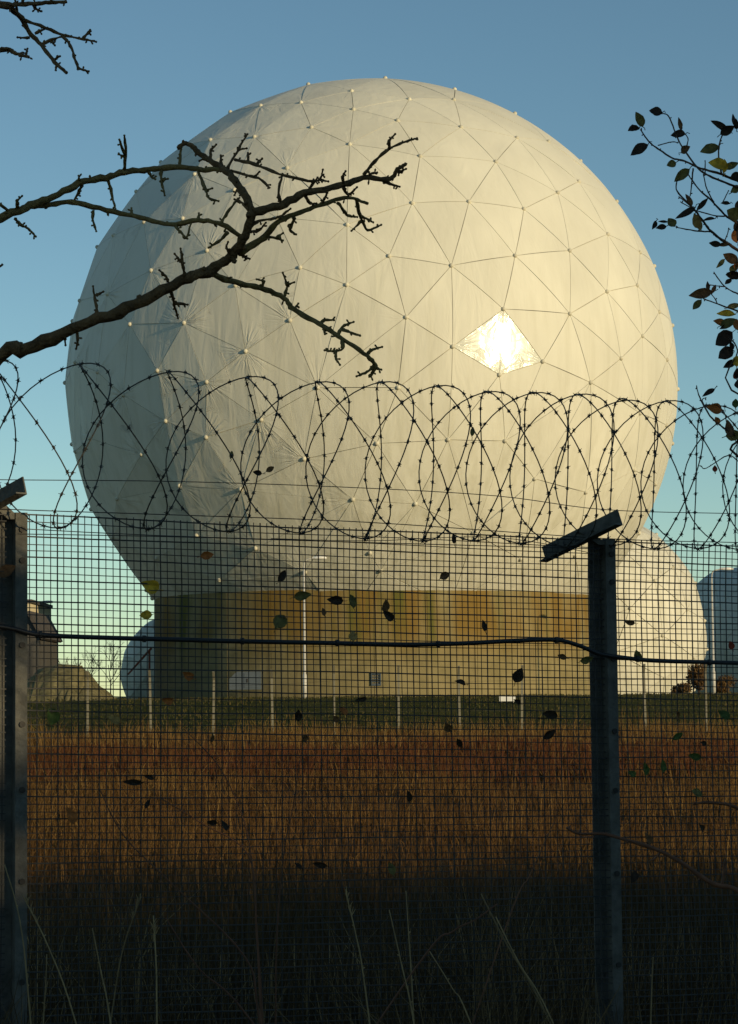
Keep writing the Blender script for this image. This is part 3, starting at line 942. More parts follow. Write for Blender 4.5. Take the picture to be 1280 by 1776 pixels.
# ------------------------------------------------------------------ the fence
ALPHA = math.radians(22)
FT = Vector((math.cos(ALPHA), math.sin(ALPHA), 0))
FN_ = Vector((math.sin(ALPHA), -math.cos(ALPHA), 0))      # towards the viewer
F0 = Vector((0, 9.1, 0))
def fpx(x, y, off=0.0):
    d = ray(x, y)
    return EYE + d * ((F0 + FN_ * off - EYE).dot(FN_) / d.dot(FN_))
TL = fpx(30, 892); TR = fpx(1280, 947)
sl_ = (TR.z - TL.z) / (TR - TL).dot(FT)
def ftop(u): return TL.z + sl_ * (u - (TL - F0).dot(FT))
def fp(u, z, off=0.0):
    p = F0 + FT * u + FN_ * off; return Vector((p.x, p.y, z))
def fu(x, y): return (fpx(x, y) - F0).dot(FT)
uP = [fu(26, 1100), fu(1051, 1150)]
pitch = uP[1] - uP[0]
uP = [uP[0], uP[1], uP[1] + pitch]
fence = tag(empty('mesh_fence', fp(0, -0.05)), 'grey welded mesh fence on drilled steel posts', 'fence')
CELL = 0.0256
spans = [(uP[0] - 1.2, uP[0] - 0.035), (uP[0] + 0.0, uP[1] + 0.0), (uP[1] + 0.012, uP[1] + 1.6)]
rw = random.Random(9)
for (ua, ub) in spans:
    b = MB()
    nv = int((ub - ua) / CELL)
    dz = rw.uniform(-.004, .004)
    for i in range(nv + 1):
        u = ua + i * CELL
        r_ = 0.0031 if i % 3 == 0 else 0.0021
        jit = rw.uniform(-.002, .002)
        zt = ftop(u) + dz + rw.uniform(0, .006)
        pts = [fp(u + jit + .003 * math.sin(z * 2.1 + u * 5), z, .012 * math.sin(z * 1.7 + u * 1.3)) for z in (0.02, .5, 1.0, 1.5, 2.0)] + [fp(u + jit, zt, 0)]
        b.tube(pts, r_, 4, False)
    nh = int(2.2 / CELL)
    for k in range(nh):
        r_ = 0.0033 if k % 3 == 0 else 0.0021
        jit = rw.uniform(-.0025, .0025)
        pts = []
        ns = max(3, int((ub - ua) / .25))
        for i in range(ns + 1):
            u = ua + (ub - ua) * i / ns
            z = ftop(u) + dz - .004 - k * CELL + jit + .003 * math.sin(u * 4 + k)
            pts.append(fp(u, z, .0045 + .012 * math.sin(z * 1.7 + u * 1.3)))
        b.tube(pts, r_, 4, False)
    o = b.build('wire_mesh', M['wire'], fence); o['kind'] = 'stuff'
# posts: a Z section with a drilled front flange, and a cranked arm on top
for i, u in enumerate(uP):
    zt = ftop(u) + 0.005
    b = MB()
    pr = [(-.050, -.040), (-.050, -.034), (-.003, -.034), (-.003, .020), (.040, .020), (.040, .014), (.003, .014), (.003, -.040)]
    b.prism([fp(u + a, -0.05, o_) for a, o_ in pr], Vector((0, 0, zt + 0.05)))
    post = b.build('post', M['post'], fence)
    for z in [zt - .06, zt - .17, zt - .47, zt - .75, zt - .98, zt - 1.3, zt - 1.65]:
        b = MB()
        q = fp(u + .021, z, .0205)
        b.tube([q, q + FN_ * .006], .011, 8); b.build('bolt', M['bolt'], post)
    # arm
    if i == 0: A, B = fpx(-70, 905, -.16), fpx(44, 842, .16)
    elif i == 1: A, B = fpx(945, 962, -.16), fpx(1076, 897, .16)
    else:
        A, B = fpx(945, 962, -.16) + FT * pitch + Vector((0, 0, sl_ * pitch)), fpx(1076, 897, .16) + FT * pitch + Vector((0, 0, sl_ * pitch))
    d = (B - A).normalized()
    side = d.cross(Vector((0, 0, 1))).normalized()
    if side.dot(FN_) < 0: side.negate()
    if side.dot(Vector((0, -1, 0))) < 0: side.negate()
    upv = side.cross(d); upv = upv if upv.z > 0 else -upv
    sec = [(0, -.033), (.050, -.033), (.050, -.027), (.006, -.027), (.006, .033), (0, .033)]
    b = MB(); b.prism([A + side * a + upv * c_ for a, c_ in sec], B - A)
    arm = b.build('arm', M['post'], fence)
    mid = (A + B) / 2; pt = fp(u - .005, zt, -.004)
    b = MB(); b.box((pt + mid) / 2 - Vector((0, 0, .004)), FT * .024, FN_ * .018, (mid - pt) / 2 + Vector((0, 0, .02)))
    b.build('bracket', M['post'], fence)
# tension wires
def twire(pts, r_, name='tension_wire'):
    b = MB(); b.tube(smoothline([fpx(x, y, o_) for x, y, o_ in pts], 6), r_, 5); b.build(name, M['wire'], fence)
twire([(-120, 829, .12), (0, 832, .12), (300, 835, .12), (600, 845, .12), (860, 860, .12), (1050, 884, .14), (1280, 891, .12), (1400, 896, .12)], .0016)
twire([(-120, 876, .02), (30, 884, .02), (300, 893, .02), (640, 906, .02), (1050, 934, .02), (1280, 941, .02), (1400, 946, .02)], .0018)
twire([(30, 926, .02), (300, 931, .02), (640, 941, .02), (1040, 952, .02)], .0018)
twire([(470, 934, .024), (640, 938, .024), (860, 932, .024), (1040, 962, .024)], .0014)

# black cable tied along the mesh
b = MB()
cab = [(-160, 1078), (-40, 1082), (20, 1090), (70, 1101), (180, 1106), (300, 1109), (400, 1112), (560, 1115), (700, 1118), (800, 1116), (900, 1111),
       (965, 1110), (1005, 1120), (1040, 1134), (1085, 1141), (1140, 1146), (1280, 1150), (1420, 1156)]
b.tube(smoothline([fpx(x, y, .03) for x, y in cab], 5), .0085, 8)
cb_ = tag(empty('cable', fpx(640, 1117, .03)), 'black cable sagging along the fence at mid height', 'cable')
b.build('sheath', M['cable'], cb_, smooth=True)
for x, y in ((70, 1101), (250, 1108), (420, 1112), (585, 1115), (760, 1117), (965, 1110), (1106, 1143), (1230, 1149)):
    q = fpx(x, y, .03); t = MB(); t.tube([q - FT * .006, q + FT * .006], .0125, 8); t.build('tie', M['bolt'], cb_)

# ------------------------------------------------------------------ barbed wire coil
CL = fpx(20, 768, .05); CR = fpx(1280, 830, .05)
cu0 = (CL - F0).dot(FT); cu1 = (CR - F0).dot(FT)
def cz(u): return CL.z + (CR.z - CL.z) * (u - cu0) / (cu1 - cu0)
coil = tag(empty('barbed_wire_coil', fp(0, cz(0) - .3, .05)), 'stretched coil of dark barbed wire along the fence top', 'barbed wire')
pts = []; ph = 0.0; uc = cu0 - 1.15
NP_ = 44
rc = random.Random(4)
jr = 1.0; jp = 1.0
while uc < cu1 + 1.0:
    f = min(1, max(0, (uc - cu0) / (cu1 - cu0)))
    p = 0.165 - 0.068 * min(1, max(0, (f - .15) / .5))
    A = 0.02 + 0.62 * p
    if len(pts) % NP_ == 0: jr2 = rc.uniform(.96, 1.03)
    jr += (jr2 - jr) * .05
    r_ = .292 * jr
    a = ph
    u = uc + A * math.sin(1.5 * a + PI / 4)
    q = fp(u, cz(uc) + r_ * math.cos(a), .05 + r_ * math.sin(a))
    pts.append(q)
    ph += 2 * PI / NP_; uc += p / NP_
b = MB(); b.tube(pts, .0025, 5); b.build('wire', M['barb'], coil, smooth=True)
b = MB(); acc = 0
for i in range(1, len(pts)):
    acc += (pts[i] - pts[i - 1]).length
    if acc > .058:
        acc = 0
        d = (pts[i] - pts[i - 1]).normalized(); u_ = d.orthogonal().normalized(); ang = rc.uniform(0, PI)
        u_ = Matrix.Rotation(ang, 3, d) @ u_; v_ = d.cross(u_)
        b.tube([pts[i] - u_ * .011 - d * .006, pts[i] + u_ * .011 + d * .004], [.0012, .0014], 3)
        b.tube([pts[i] - v_ * .011 + d * .006, pts[i] + v_ * .011 - d * .003], [.0012, .0014], 3)
        b.tube([pts[i] - d * .006, pts[i] + d * .006], .0048, 5)
o = b.build('barbs', M['barb'], coil); o['kind'] = 'stuff'

# ------------------------------------------------------------------ leaves
def leaf_mesh(ln, wd, curl, fold, seed, stem=0.35):
    rg = random.Random(seed)
    b = MB(); n = 7
    jx = [rg.uniform(.94, 1.05) for _ in range(n + 1)]
    for i in range(n + 1):
        t = i / n
        wv = wd / 2 * (math.sin(PI * t ** .8) ** .85 if 0 < t < 1 else 0.0) * jx[i] + (.0006 if t in (0, 1) else 0)
        a = curl * (t - .2)
        y = ln * (t - .5) * (1 - .12 * curl * curl * t); z = ln * .35 * curl * t * t
        for s in (-1, -.5, 0, .5, 1):
            b.v.append(Vector((s * wv * math.cos(fold * abs(s)), y, z + abs(s) * wv * math.sin(fold * abs(s)) + rg.uniform(-.03, .03) * wd)))
    for i in range(n):
        for k in range(4):
            b.f.append((i * 5 + k, i * 5 + k + 1, i * 5 + 6 + k, i * 5 + 5 + k))
    p0 = Vector((0, -ln * .5, 0))
    b.tube([p0 + Vector((0, .02 * ln, 0)), p0 + Vector((.02 * ln, -ln * stem * .5, .01)), p0 + Vector((.05 * ln, -ln * stem, .0))], [.0012, .001, .0012], 4)
    return b.mesh('leaf', smooth=True)

def orient(o, right, rot, tilt, rg):
    up = Vector((0, 0, 1)); toward = right.cross(up)
    B = Matrix((right, up, toward)).transposed()
    R_ = B @ Matrix.Rotation(rot, 3, 'Z') @ Matrix.Rotation(tilt, 3, 'Y') @ Matrix.Rotation(rg.uniform(-.5, .5), 3, 'X')
    o.rotation_euler = R_.to_euler()

# photo x, y, length, width (px), turn (degrees, 0 = tip up), kind
FL = [(262, 1017, 28, 20, 70, 'yellow'), (253, 1067, 18, 14, 90, 'yellow'), (359, 963, 19, 13, -80, 'orange'), (327, 1172, 19, 13, 60, 'orange'),
      (291, 1215, 18, 13, 85, 'orange'), (91, 1240, 32, 24, -15, 'green'), (12, 990, 28, 17, -70, 'brown'), (489, 998, 20, 14, -40, 'dark'),
      (525, 1033, 26, 17, -80, 'olive'), (582, 1041, 24, 16, 85, 'dark'), (611, 1042, 24, 14, 5, 'olive'), (487, 1076, 30, 21, -35, 'olive'),
      (561, 1061, 12, 8, 10, 'brown'), (669, 1051, 20, 14, 10, 'brown'), (674, 1068, 22, 13, 50, 'dark'), (612, 1104, 16, 13, 0, 'tan'),
      (770, 999, 17, 13, -60, 'brown'), (787, 934, 16, 7, 5, 'dark'), (800, 1183, 20, 10, 80, 'dark'), (626, 1213, 26, 8, 88, 'dark'),
      (595, 1233, 16, 13, 20, 'orange'), (517, 1241, 18, 11, 0, 'dark'), (582, 1247, 12, 10, 40, 'brown'), (777, 1261, 17, 13, 30, 'brown'),
      (840, 1085, 18, 8, 10, 'dark'), (1092, 1079, 17, 10, 85, 'brown'), (975, 1139, 15, 10, 70, 'brown'), (1018, 1144, 22, 13, -75, 'olive'),
      (1106, 1137, 18, 14, 20, 'olive'), (899, 1171, 24, 17, -25, 'dark'), (1268, 1119, 14, 11, 20, 'red'), (897, 1217, 13, 9, 60, 'dark'),
      (954, 1239, 24, 14, 80, 'dark'), (954, 1274, 22, 13, -60, 'dark'), (1172, 1241, 18, 13, 50, 'brown'), (1256, 1239, 22, 15, 40, 'green'),
      (1175, 1278, 19, 12, -60, 'green'), (1220, 1289, 15, 8, 70, 'dark'), (795, 1287, 22, 9, 40, 'dark'), (709, 1381, 17, 12, 10, 'dark'),
      (1117, 1334, 22, 17, 15, 'green'), (1149, 1329, 20, 13, 0, 'green'), (1096, 1342, 14, 12, 50, 'green'), (1205, 1312, 20, 12, 80, 'green'),
      (1207, 1376, 24, 14, 80, 'olive'), (1217, 1436, 15, 11, 40, 'dark'), (1123, 1455, 21, 15, 10, 'brown'), (1100, 1521, 20, 13, 150, 'dark'),
      (679, 1506, 22, 12, 15, 'olive'), (123, 1414, 26, 18, 20, 'orange'), (230, 1356, 30, 9, 85, 'dark'), (258, 1348, 16, 8, 70, 'dark'),
      (256, 1394, 17, 7, -25, 'dark'), (367, 1425, 18, 9, 75, 'dark'), (390, 1432, 16, 8, 20, 'dark'), (367, 1280, 14, 9, 10, 'brown'),
      (198, 1248, 20, 13, 60, 'tan'), (527, 1280, 14, 11, 30, 'brown'), (517, 1501, 13, 9, 20, 'dark'), (555, 1500, 22, 9, 80, 'dark')]
def cabley(x):
    for (a, b_), (c, d) in zip(cab, cab[1:]):
        if a <= x <= c: return b_ + (d - b_) * (x - a) / (c - a)
    return 1150
zone = lambda x, y: 0 if y < cabley(x) else 1 if y < 1212 else 2 if y < 1300 else 3
zname = ['above the black cable', 'between cable and dome foot', 'against the green bank', 'against the brown field']
cname = dict(dark='dark', brown='brown', olive='olive', yellow='yellow', orange='orange brown', green='green', tan='tan', red='dark red')
rl = random.Random(12)
byz = {}
for f in FL: byz.setdefault((zone(f[0], f[1]), f[5]), []).append(f)
for (z, kd), lst in byz.items():
    lst.sort(key=lambda f: f[0])
    for i, (x, y, ln, wd, rot, _) in enumerate(lst):
        sc = 9.1 / FPX
        me = leaf_mesh(ln * sc * 1.2, wd * sc * 1.25, rl.uniform(-.9, .9), rl.uniform(.1, .7), int(x * 7 + y), .25)
        o = link('leaf', me, M['leaf_' + kd], None, fpx(x, y, .02))
        orient(o, FT, math.radians(rot), rl.uniform(-.5, .5), rl)
        which = '' if len(lst) == 1 else ', %s of its colour from left' % ordn[i]
        tag(o, '%s leaf in mesh %s%s' % (cname[kd], zname[z], which), 'leaf', 'leaves caught in the mesh')
for x, y, ln, wd, rot, kd, lb in ((446, 820, 17, 11, 80, 'dark', 'dark leaf snagged low in the wire coil, left of a brown one'),
                                 (468, 814, 17, 11, -60, 'brown', 'brown leaf snagged low in the wire coil, right of a dark one'),
                                 (400, 789, 15, 10, -20, 'olive', 'olive leaf skewered on the wire coil at left'),
                                 (819, 749, 18, 10, -10, 'olive', 'olive leaf skewered on the wire coil below the bright panel')):
    sc = 9.1 / FPX
    o = link('leaf', leaf_mesh(ln * sc, wd * sc, .4, .5, int(x)), M['leaf_' + kd], None, fpx(x, y, .06))
    orient(o, FT, math.radians(rot), rl.uniform(-.4, .4), rl)
    tag(o, lb, 'leaf', 'leaves caught in the wire coil')

# ------------------------------------------------------------------ the thorny tree at left
YT = 5.3
rt = random.Random(21)
def tpts(lst, dep): return [px(x, y, dep + 0.10 * math.sin(x * .011 + y * .017)) for x, y in lst]
def knobby(b, pts, r0, r1, sub=5, n=7, knob=.16):
    q = smoothline(pts, sub)
    m = len(q)
    rr = [(r0 + (r1 - r0) * i / (m - 1)) * (1 + rt.uniform(-knob, knob)) for i in range(m)]
    jit = [p + Vector((rt.uniform(-1, 1), rt.uniform(-1, 1), rt.uniform(-1, 1))) * rr[i] * .25 for i, p in enumerate(q)]
    b.tube(jit, rr, n)
    return q
tree = tag(empty('thorn_tree', (-1.75, 5.3, -0.05)), 'bare knobbly fruit tree reaching in from the left', 'tree')
K = YT / FPX
def bud(b, p, d, ln, r_):
    b.tube([p - d * r_, p + d * ln * .45, p + d * ln * .75, p + d * ln], [r_ * .7, r_ * .75, r_ * 1.1, r_ * .35], 5)
def branch(main, r0, r1, twigs, mt='bark', dep=YT, ext=None):
    pts = tpts(main, dep)
    if ext: pts = ext + pts
    b = MB(); q = knobby(b, pts, r0 * K, r1 * K)
    for i in range(3, len(q) - 1, 3):       # spurs and buds on the branch itself
        if rt.random() < .75:
            d = Vector((rt.uniform(-1, 1), rt.uniform(-.6, .6), rt.uniform(-1, 1))).normalized()
            f = i / len(q)
            bud(b, q[i], d, (r0 + (r1 - r0) * f + rt.uniform(4, 9)) * K, max(1.7, r1 * .6) * K)
    br = b.build('branch', M[mt], tree, smooth=True)
    for tw in twigs:
        t = MB(); p = tpts(tw, dep)
        r_a = 3.4 if len(tw) > 2 else 3.0
        q = knobby(t, p, r_a * K, 1.9 * K, 4, 5, .3)
        for i in range(1, len(q)):
            if rt.random() < .5:
                d = Vector((rt.uniform(-1, 1), rt.uniform(-.6, .6), rt.uniform(-1, 1))).normalized()
                bud(t, q[i], d, rt.uniform(4, 9) * K, 1.9 * K)
        bud(t, q[-1], (q[-1] - q[-2]).normalized(), 7 * K, 2.2 * K)
        t.build('twig', M[mt], br, smooth=True)
V3 = Vector
trk = MB()
trp = [V3((-1.75, 5.3, -.05)), V3((-1.72, 5.32, .6)), V3((-1.6, 5.28, 1.2)), V3((-1.5, 5.3, 1.9)), V3((-1.45, 5.3, 2.7)), V3((-1.3, 5.3, 3.6)), V3((-1.35, 5.3, 4.3))]
knobby(trk, trp, .09, .035, 5, 10, .08)
trk.build('trunk', M['bark'], tree, smooth=True)
branch([(0, 618), (43, 607), (125, 571), (203, 541), (282, 505), (328, 482), (367, 467), (402, 443), (424, 408), (439, 368)], 13, 8,
       [[(320, 479), (317, 458), (314, 436)], [(317, 458), (306, 444)], [(292, 489), (288, 480), (280, 472)], [(292, 495), (300, 515), (302, 528), (308, 549)], [(302, 526), (322, 528)],
        [(169, 545), (166, 525), (162, 500)], [(167, 512), (175, 508)], [(133, 574), (135, 590), (133, 601)], [(112, 585), (113, 594)], [(413, 438), (425, 446), (430, 448)], [(400, 440), (393, 430), (394, 424)],
        [(428, 405), (445, 385), (470, 380), (485, 376), (500, 365)], [(432, 402), (448, 400), (458, 390)]],
       ext=[V3((-1.5, 5.3, 1.95)), V3((-1.05, 5.3, 2.12))])
branch([(439, 368), (484, 357), (529, 336), (586, 323), (631, 309), (676, 310), (690, 294), (705, 283)], 8, 3,
       [[(631, 304), (650, 280), (676, 258), (700, 247), (719, 241)], [(676, 257), (674, 246), (682, 236)], [(663, 313), (676, 319), (690, 323)], [(535, 330), (548, 312)], [(487, 352), (483, 335), (489, 306)],
        [(596, 322), (594, 308), (597, 301)], [(596, 326), (604, 338), (616, 328)], [(640, 302), (650, 300)], [(530, 340), (537, 352), (545, 353)], [(560, 350), (566, 338)], [(690, 300), (700, 295)]])
branch([(414, 440), (458, 411), (484, 384), (529, 365), (567, 352), (605, 343), (637, 353)], 6.5, 2.6,
       [[(618, 345), (622, 366), (628, 382), (638, 399), (657, 392)], [(627, 383), (613, 397)], [(628, 376), (644, 384)], [(586, 352), (598, 368), (604, 374), (616, 376)], [(511, 378), (503, 398), (511, 405)],
        [(458, 411), (478, 413), (488, 416)], [(480, 412), (487, 407)]], 'bark2')
branch([(439, 368), (425, 340), (410, 316), (391, 296), (365, 278), (346, 267), (331, 252), (318, 249), (308, 258)], 7, 4,
       [[(394, 293), (403, 276), (412, 262), (420, 247), (427, 236)], [(412, 260), (424, 258)], [(407, 277), (442, 285), (484, 302), (535, 314), (554, 312), (559, 299)], [(554, 312), (565, 314)],
        [(400, 296), (430, 305), (452, 311), (465, 323)], [(440, 308), (447, 301)], [(365, 276), (366, 262), (372, 254)], [(384, 288), (383, 272)], [(425, 345), (412, 330), (408, 335)], [(432, 365), (420, 352), (410, 347)],
        [(430, 280), (430, 268)], [(446, 285), (452, 278)], [(360, 272), (350, 277)]])
branch([(0, 377), (52, 357), (92, 341), (138, 318), (184, 308), (223, 297), (269, 294), (312, 289), (348, 295), (381, 293), (394, 294)], 8, 4,
       [[(216, 296), (218, 262), (216, 238)], [(216, 268), (208, 245)], [(217, 272), (209, 269)], [(187, 310), (193, 335), (199, 358)], [(279, 297), (281, 318), (285, 336)], [(282, 312), (287, 311)], [(256, 296), (262, 306), (266, 309)],
        [(344, 297), (355, 325), (362, 343), (376, 348)], [(358, 330), (364, 328)], [(313, 290), (312, 275), (315, 256)], [(26, 379), (35, 389), (49, 397), (59, 407)], [(30, 361), (30, 349), (35, 343)], [(0, 354), (16, 367)], [(139, 318), (137, 308)],
        [(142, 322), (136, 334), (128, 350)]],
       'bark2', ext=[V3((-1.45, 5.3, 2.6)), V3((-1.1, 5.3, 2.58))])
branch([(52, 360), (80, 356), (125, 351), (184, 364), (243, 377), (295, 389), (344, 382), (384, 389), (425, 414)], 5, 4,
       [[(162, 364), (161, 380), (166, 398)], [(302, 390), (315, 404), (323, 413), (330, 392)], [(384, 387), (395, 368), (410, 348)], [(395, 402), (384, 415), (366, 427)], [(228, 372), (228, 364)], [(345, 381), (345, 373)]], 'bark2')
branch([(365, 474), (410, 490), (452, 499), (493, 517), (509, 536), (554, 562), (586, 583), (631, 613), (650, 632), (647, 645), (641, 654)], 6, 3,
       [[(493, 515), (498, 497), (492, 477)], [(497, 494), (506, 491)], [(453, 499), (458, 488), (449, 485)], [(510, 537), (515, 530)], [(557, 561), (564, 555), (576, 555)], [(561, 567), (563, 577)], [(586, 581), (594, 567), (609, 560)], [(597, 572), (610, 577), (621, 581)],
        [(593, 590), (594, 605), (580, 609), (567, 608)], [(582, 608), (582, 620), (587, 629)], [(636, 616), (643, 608), (658, 603)], [(650, 634), (637, 645), (623, 651)], [(652, 638), (658, 640)]], 'bark2')
branch([(0, 8), (14, 10), (37, 32), (50, 55), (72, 78), (95, 108), (116, 127)], 7, 3,
       [[(37, 33), (80, 49), (108, 61), (145, 68), (164, 72)], [(145, 67), (154, 55)], [(108, 63), (122, 78), (130, 103), (137, 118), (151, 123)], [(52, 66), (35, 65)], [(72, 77), (88, 70), (105, 64)], [(60, 58), (78, 50)],
        [(95, 103), (100, 100)], [(98, 112), (97, 119)], [(88, 70), (93, 76)], [(14, 10), (26, 25), (30, 22), (27, 4)]], ext=[V3((-1.3, 5.3, 3.5)), V3((-1.05, 5.3, 3.2))])
branch([(0, 5), (30, 7), (62, 6), (90, 4), (116, 3)], 5, 3, [[(58, 8), (62, 15), (68, 18)], [(38, 6), (42, -2)], [(88, 4), (90, -4)]], ext=[V3((-1.05, 5.3, 3.2))])
branch([(0, 87), (23, 91), (35, 95), (50, 99)], 5, 3, [[(0, 84), (15, 84), (23, 89)], [(45, 98), (47, 88)]], ext=[V3((-1.35, 5.3, 3.3)), V3((-1.0, 5.3, 3.0))])
branch([(-40, 480), (-10, 468), (5, 458)], 3, 2, [], ext=[V3((-1.2, 5.3, 2.35))])

# ------------------------------------------------------------------ the leafy tree at right
YR = 6.2
KR = YR / FPX
lt = tag(empty('leafy_tree', (2.0, 6.3, -0.05)), 'slender tree with a few autumn leaves reaching in from the right', 'tree')
trk = MB()
knobby(trk, [V3((2.0, 6.3, -.05)), V3((1.97, 6.25, .8)), V3((1.9, 6.25, 1.6)), V3((1.82, 6.2, 2.3)), V3((1.78, 6.2, 3.1)), V3((1.75, 6.2, 3.9))], .05, .012, 5, 8, .06)
trk.build('trunk', M['twig'], lt, smooth=True)
def rbranch(main, r0, r1, ext=None, parent=None):
    p = [px(x, y, YR + .12 * math.sin(x * .021 + y * .013)) for x, y in main]
    if ext: p = ext + p
    b = MB(); q = knobby(b, p, r0 * KR, r1 * KR, 5, 5, .15)
    for i in range(4, len(q), 5):
        bud(b, q[i], V3((rt.uniform(-1, 1), 0, rt.uniform(-1, 1))).normalized(), 4 * KR, 1.2 * KR)
    return b.build('branch' if parent is None else 'twig', M['twig'], parent or lt, smooth=True)
r1_ = rbranch([(1280, 314), (1251, 302), (1215, 292), (1186, 279), (1165, 274), (1141, 258), (1127, 247), (1114, 230), (1112, 222)], 2.6, 1.2, [V3((1.83, 6.2, 2.6)), V3((1.1, 6.2, 2.86))])
r2_ = rbranch([(1276, 323), (1242, 310), (1219, 299), (1204, 284), (1183, 255), (1172, 232), (1159, 201), (1146, 197)], 2.2, 1.1, [V3((1.1, 6.2, 2.86))])
r3_ = rbranch([(1280, 389), (1260, 375), (1237, 351), (1215, 331), (1201, 313), (1193, 302)], 2.4, 1.1, [V3((1.83, 6.2, 2.5)), V3((1.05, 6.2, 2.72))])
r4_ = rbranch([(1280, 435), (1256, 419), (1233, 401), (1219, 383), (1201, 360), (1175, 333), (1174, 313)], 3.6, 1.1, [V3((1.83, 6.2, 2.4)), V3((1.1, 6.2, 2.62))])
rbranch([(1231, 402), (1204, 400), (1172, 394)], 1.6, 1, parent=r4_)
rbranch([(1238, 351), (1226, 328), (1220, 302)], 1.5, 1, parent=r3_)
rbranch([(1260, 375), (1240, 374), (1210, 366)], 1.5, 1, parent=r3_)
rbranch([(1202, 292), (1200, 315), (1197, 340)], 1.4, 1, parent=r1_)
rbranch([(1251, 302), (1247, 275), (1247, 254), (1251, 239), (1258, 228), (1272, 222)], 1.7, 1, parent=r1_)
rbranch([(1223, 304), (1223, 278)], 1.2, .9, parent=r1_)
rbranch([(1141, 252), (1165, 246), (1176, 248)], 1.2, .9, parent=r2_)
rbranch([(1190, 256), (1193, 240), (1180, 222)], 1.1, .9, parent=r2_)
rbranch([(1256, 419), (1262, 405), (1264, 395)], 1.1, .9, parent=r4_)
rbranch([(1253, 352), (1264, 330)], 1.1, .9, parent=r3_)
rbranch([(1201, 362), (1180, 350)], 1.1, .9, parent=r4_)
rbranch([(1196, 356), (1177, 341)], 1.1, .9, parent=r4_)
r5_ = rbranch([(1290, 545), (1280, 540), (1244, 527), (1220, 518)], 2.2, 1.2, [V3((1.83, 6.2, 2.0)), V3((1.1, 6.2, 2.42))])
r6_ = rbranch([(1290, 515), (1280, 510), (1257, 497), (1238, 472)], 2.0, 1, [V3((1.83, 6.2, 2.2)), V3((1.1, 6.2, 2.48))])
rbranch([(1257, 497), (1245, 496), (1230, 494)], 1.2, .9, parent=r6_)
rbranch([(1244, 527), (1240, 518), (1232, 508)], 1.1, .9, parent=r5_)
r7_ = rbranch([(1310, 700), (1280, 608), (1269, 590), (1262, 585)], 1.8, 1, [V3((1.83, 6.2, 2.1))])
r8_ = rbranch([(1320, 810), (1280, 760), (1255, 742), (1232, 722), (1214, 690), (1208, 669)], 2.2, 1, [V3((1.83, 6.2, 1.9))])
rbranch([(1232, 722), (1218, 695), (1225, 690)], 1, .8, parent=r8_)
rbranch([(1262, 745), (1256, 715), (1240, 700)], 1, .8, parent=r8_)
rbranch([(1280, 800), (1262, 790), (1225, 812), (1216, 808)], 1.1, .8, parent=r8_)
def c4(l): return [(1060 + a / 5.55, 160 + b_ / 5.55, ln, wd, r_, k_) for a, b_, ln, wd, r_, k_ in l]
def c5f(l): return [(1060 + a / 4.932, 440 + b_ / 4.932, ln, wd, r_, k_) for a, b_, ln, wd, r_, k_ in l]
RL = c4([(270, 262, 25, 16, 25, 'olive'), (215, 365, 22, 15, 125, 'dark'), (265, 545, 31, 17, 110, 'dark'), (430, 185, 20, 15, 80, 'dark'), (660, 300, 20, 8, 5, 'brown'),
         (640, 402, 25, 13, 80, 'dark'), (722, 555, 17, 14, -70, 'brown'), (580, 690, 16, 11, 110, 'olive'), (680, 800, 29, 15, 125, 'olive'), (1035, 335, 30, 15, 60, 'dark'),
         (1120, 365, 24, 13, -60, 'dark'), (1180, 262, 19, 6, 0, 'dark'), (945, 555, 30, 16, 110, 'olive'), (1025, 700, 28, 19, 80, 'yellow'), (1080, 715, 22, 12, -10, 'yellow'),
         (1160, 705, 22, 12, -70, 'olive'), (1205, 805, 18, 12, -80, 'dark'), (1190, 930, 20, 13, -60, 'olive'), (745, 1040, 21, 10, 20, 'brown'), (865, 1085, 26, 9, -45, 'dark'),
         (720, 1168, 33, 10, 115, 'dark'), (815, 1235, 24, 15, 20, 'tan'), (850, 1290, 18, 11, -160, 'tan'), (580, 1255, 16, 14, 30, 'olive'), (480, 1300, 18, 9, 105, 'dark'),
         (410, 1280, 15, 9, 150, 'dark'), (500, 1245, 14, 5, 85, 'dark'), (940, 1222, 21, 7, 110, 'dark'), (1180, 1165, 26, 20, 60, 'olive'), (1210, 1285, 18, 13, 0, 'dark'),
         (1100, 1070, 14, 7, 80, 'dark'), (1190, 1390, 20, 15, 10, 'orange'), (1000, 1460, 18, 9, 80, 'dark'), (1080, 1475, 17, 9, 85, 'brown'), (1150, 1600, 26, 16, 60, 'brown'),
         (1050, 1650, 22, 7, 130, 'olive'), (1170, 1755, 20, 13, 90, 'dark'), (1210, 1670, 15, 10, 0, 'orange'), (1220, 1090, 16, 11, 0, 'dark')])
RL += c5f([(765, 340, 36, 15, 100, 'brown'), (740, 437, 19, 12, 135, 'olive'), (825, 278, 15, 7, 0, 'dark'), (880, 302, 15, 7, -20, 'brown'), (1050, 182, 23, 13, 75, 'dark'),
           (998, 248, 18, 8, 140, 'dark'), (1055, 440, 22, 9, -70, 'tan'), (985, 525, 28, 14, 80, 'yellow'), (928, 587, 20, 12, 80, 'orange'), (1005, 590, 26, 14, -70, 'olive'),
           (970, 628, 16, 8, 110, 'dark'), (955, 730, 36, 22, 125, 'dark'), (978, 855, 27, 18, 125, 'dark'), (1015, 942, 22, 12, 120, 'dark'), (1075, 920, 17, 14, 0, 'yellow'),
           (1078, 1022, 16, 11, 0, 'dark'), (1075, 605, 17, 12, 0, 'orange'), (835, 1185, 23, 8, 125, 'dark'), (882, 1325, 25, 17, 80, 'orange'), (905, 1427, 12, 9, 30, 'orange'),
           (1010, 1500, 26, 12, 10, 'brown'), (1050, 1550, 24, 16, -80, 'olive'), (1060, 1040, 12, 9, 20, 'red'), (1078, 1120, 12, 9, 0, 'dark')])
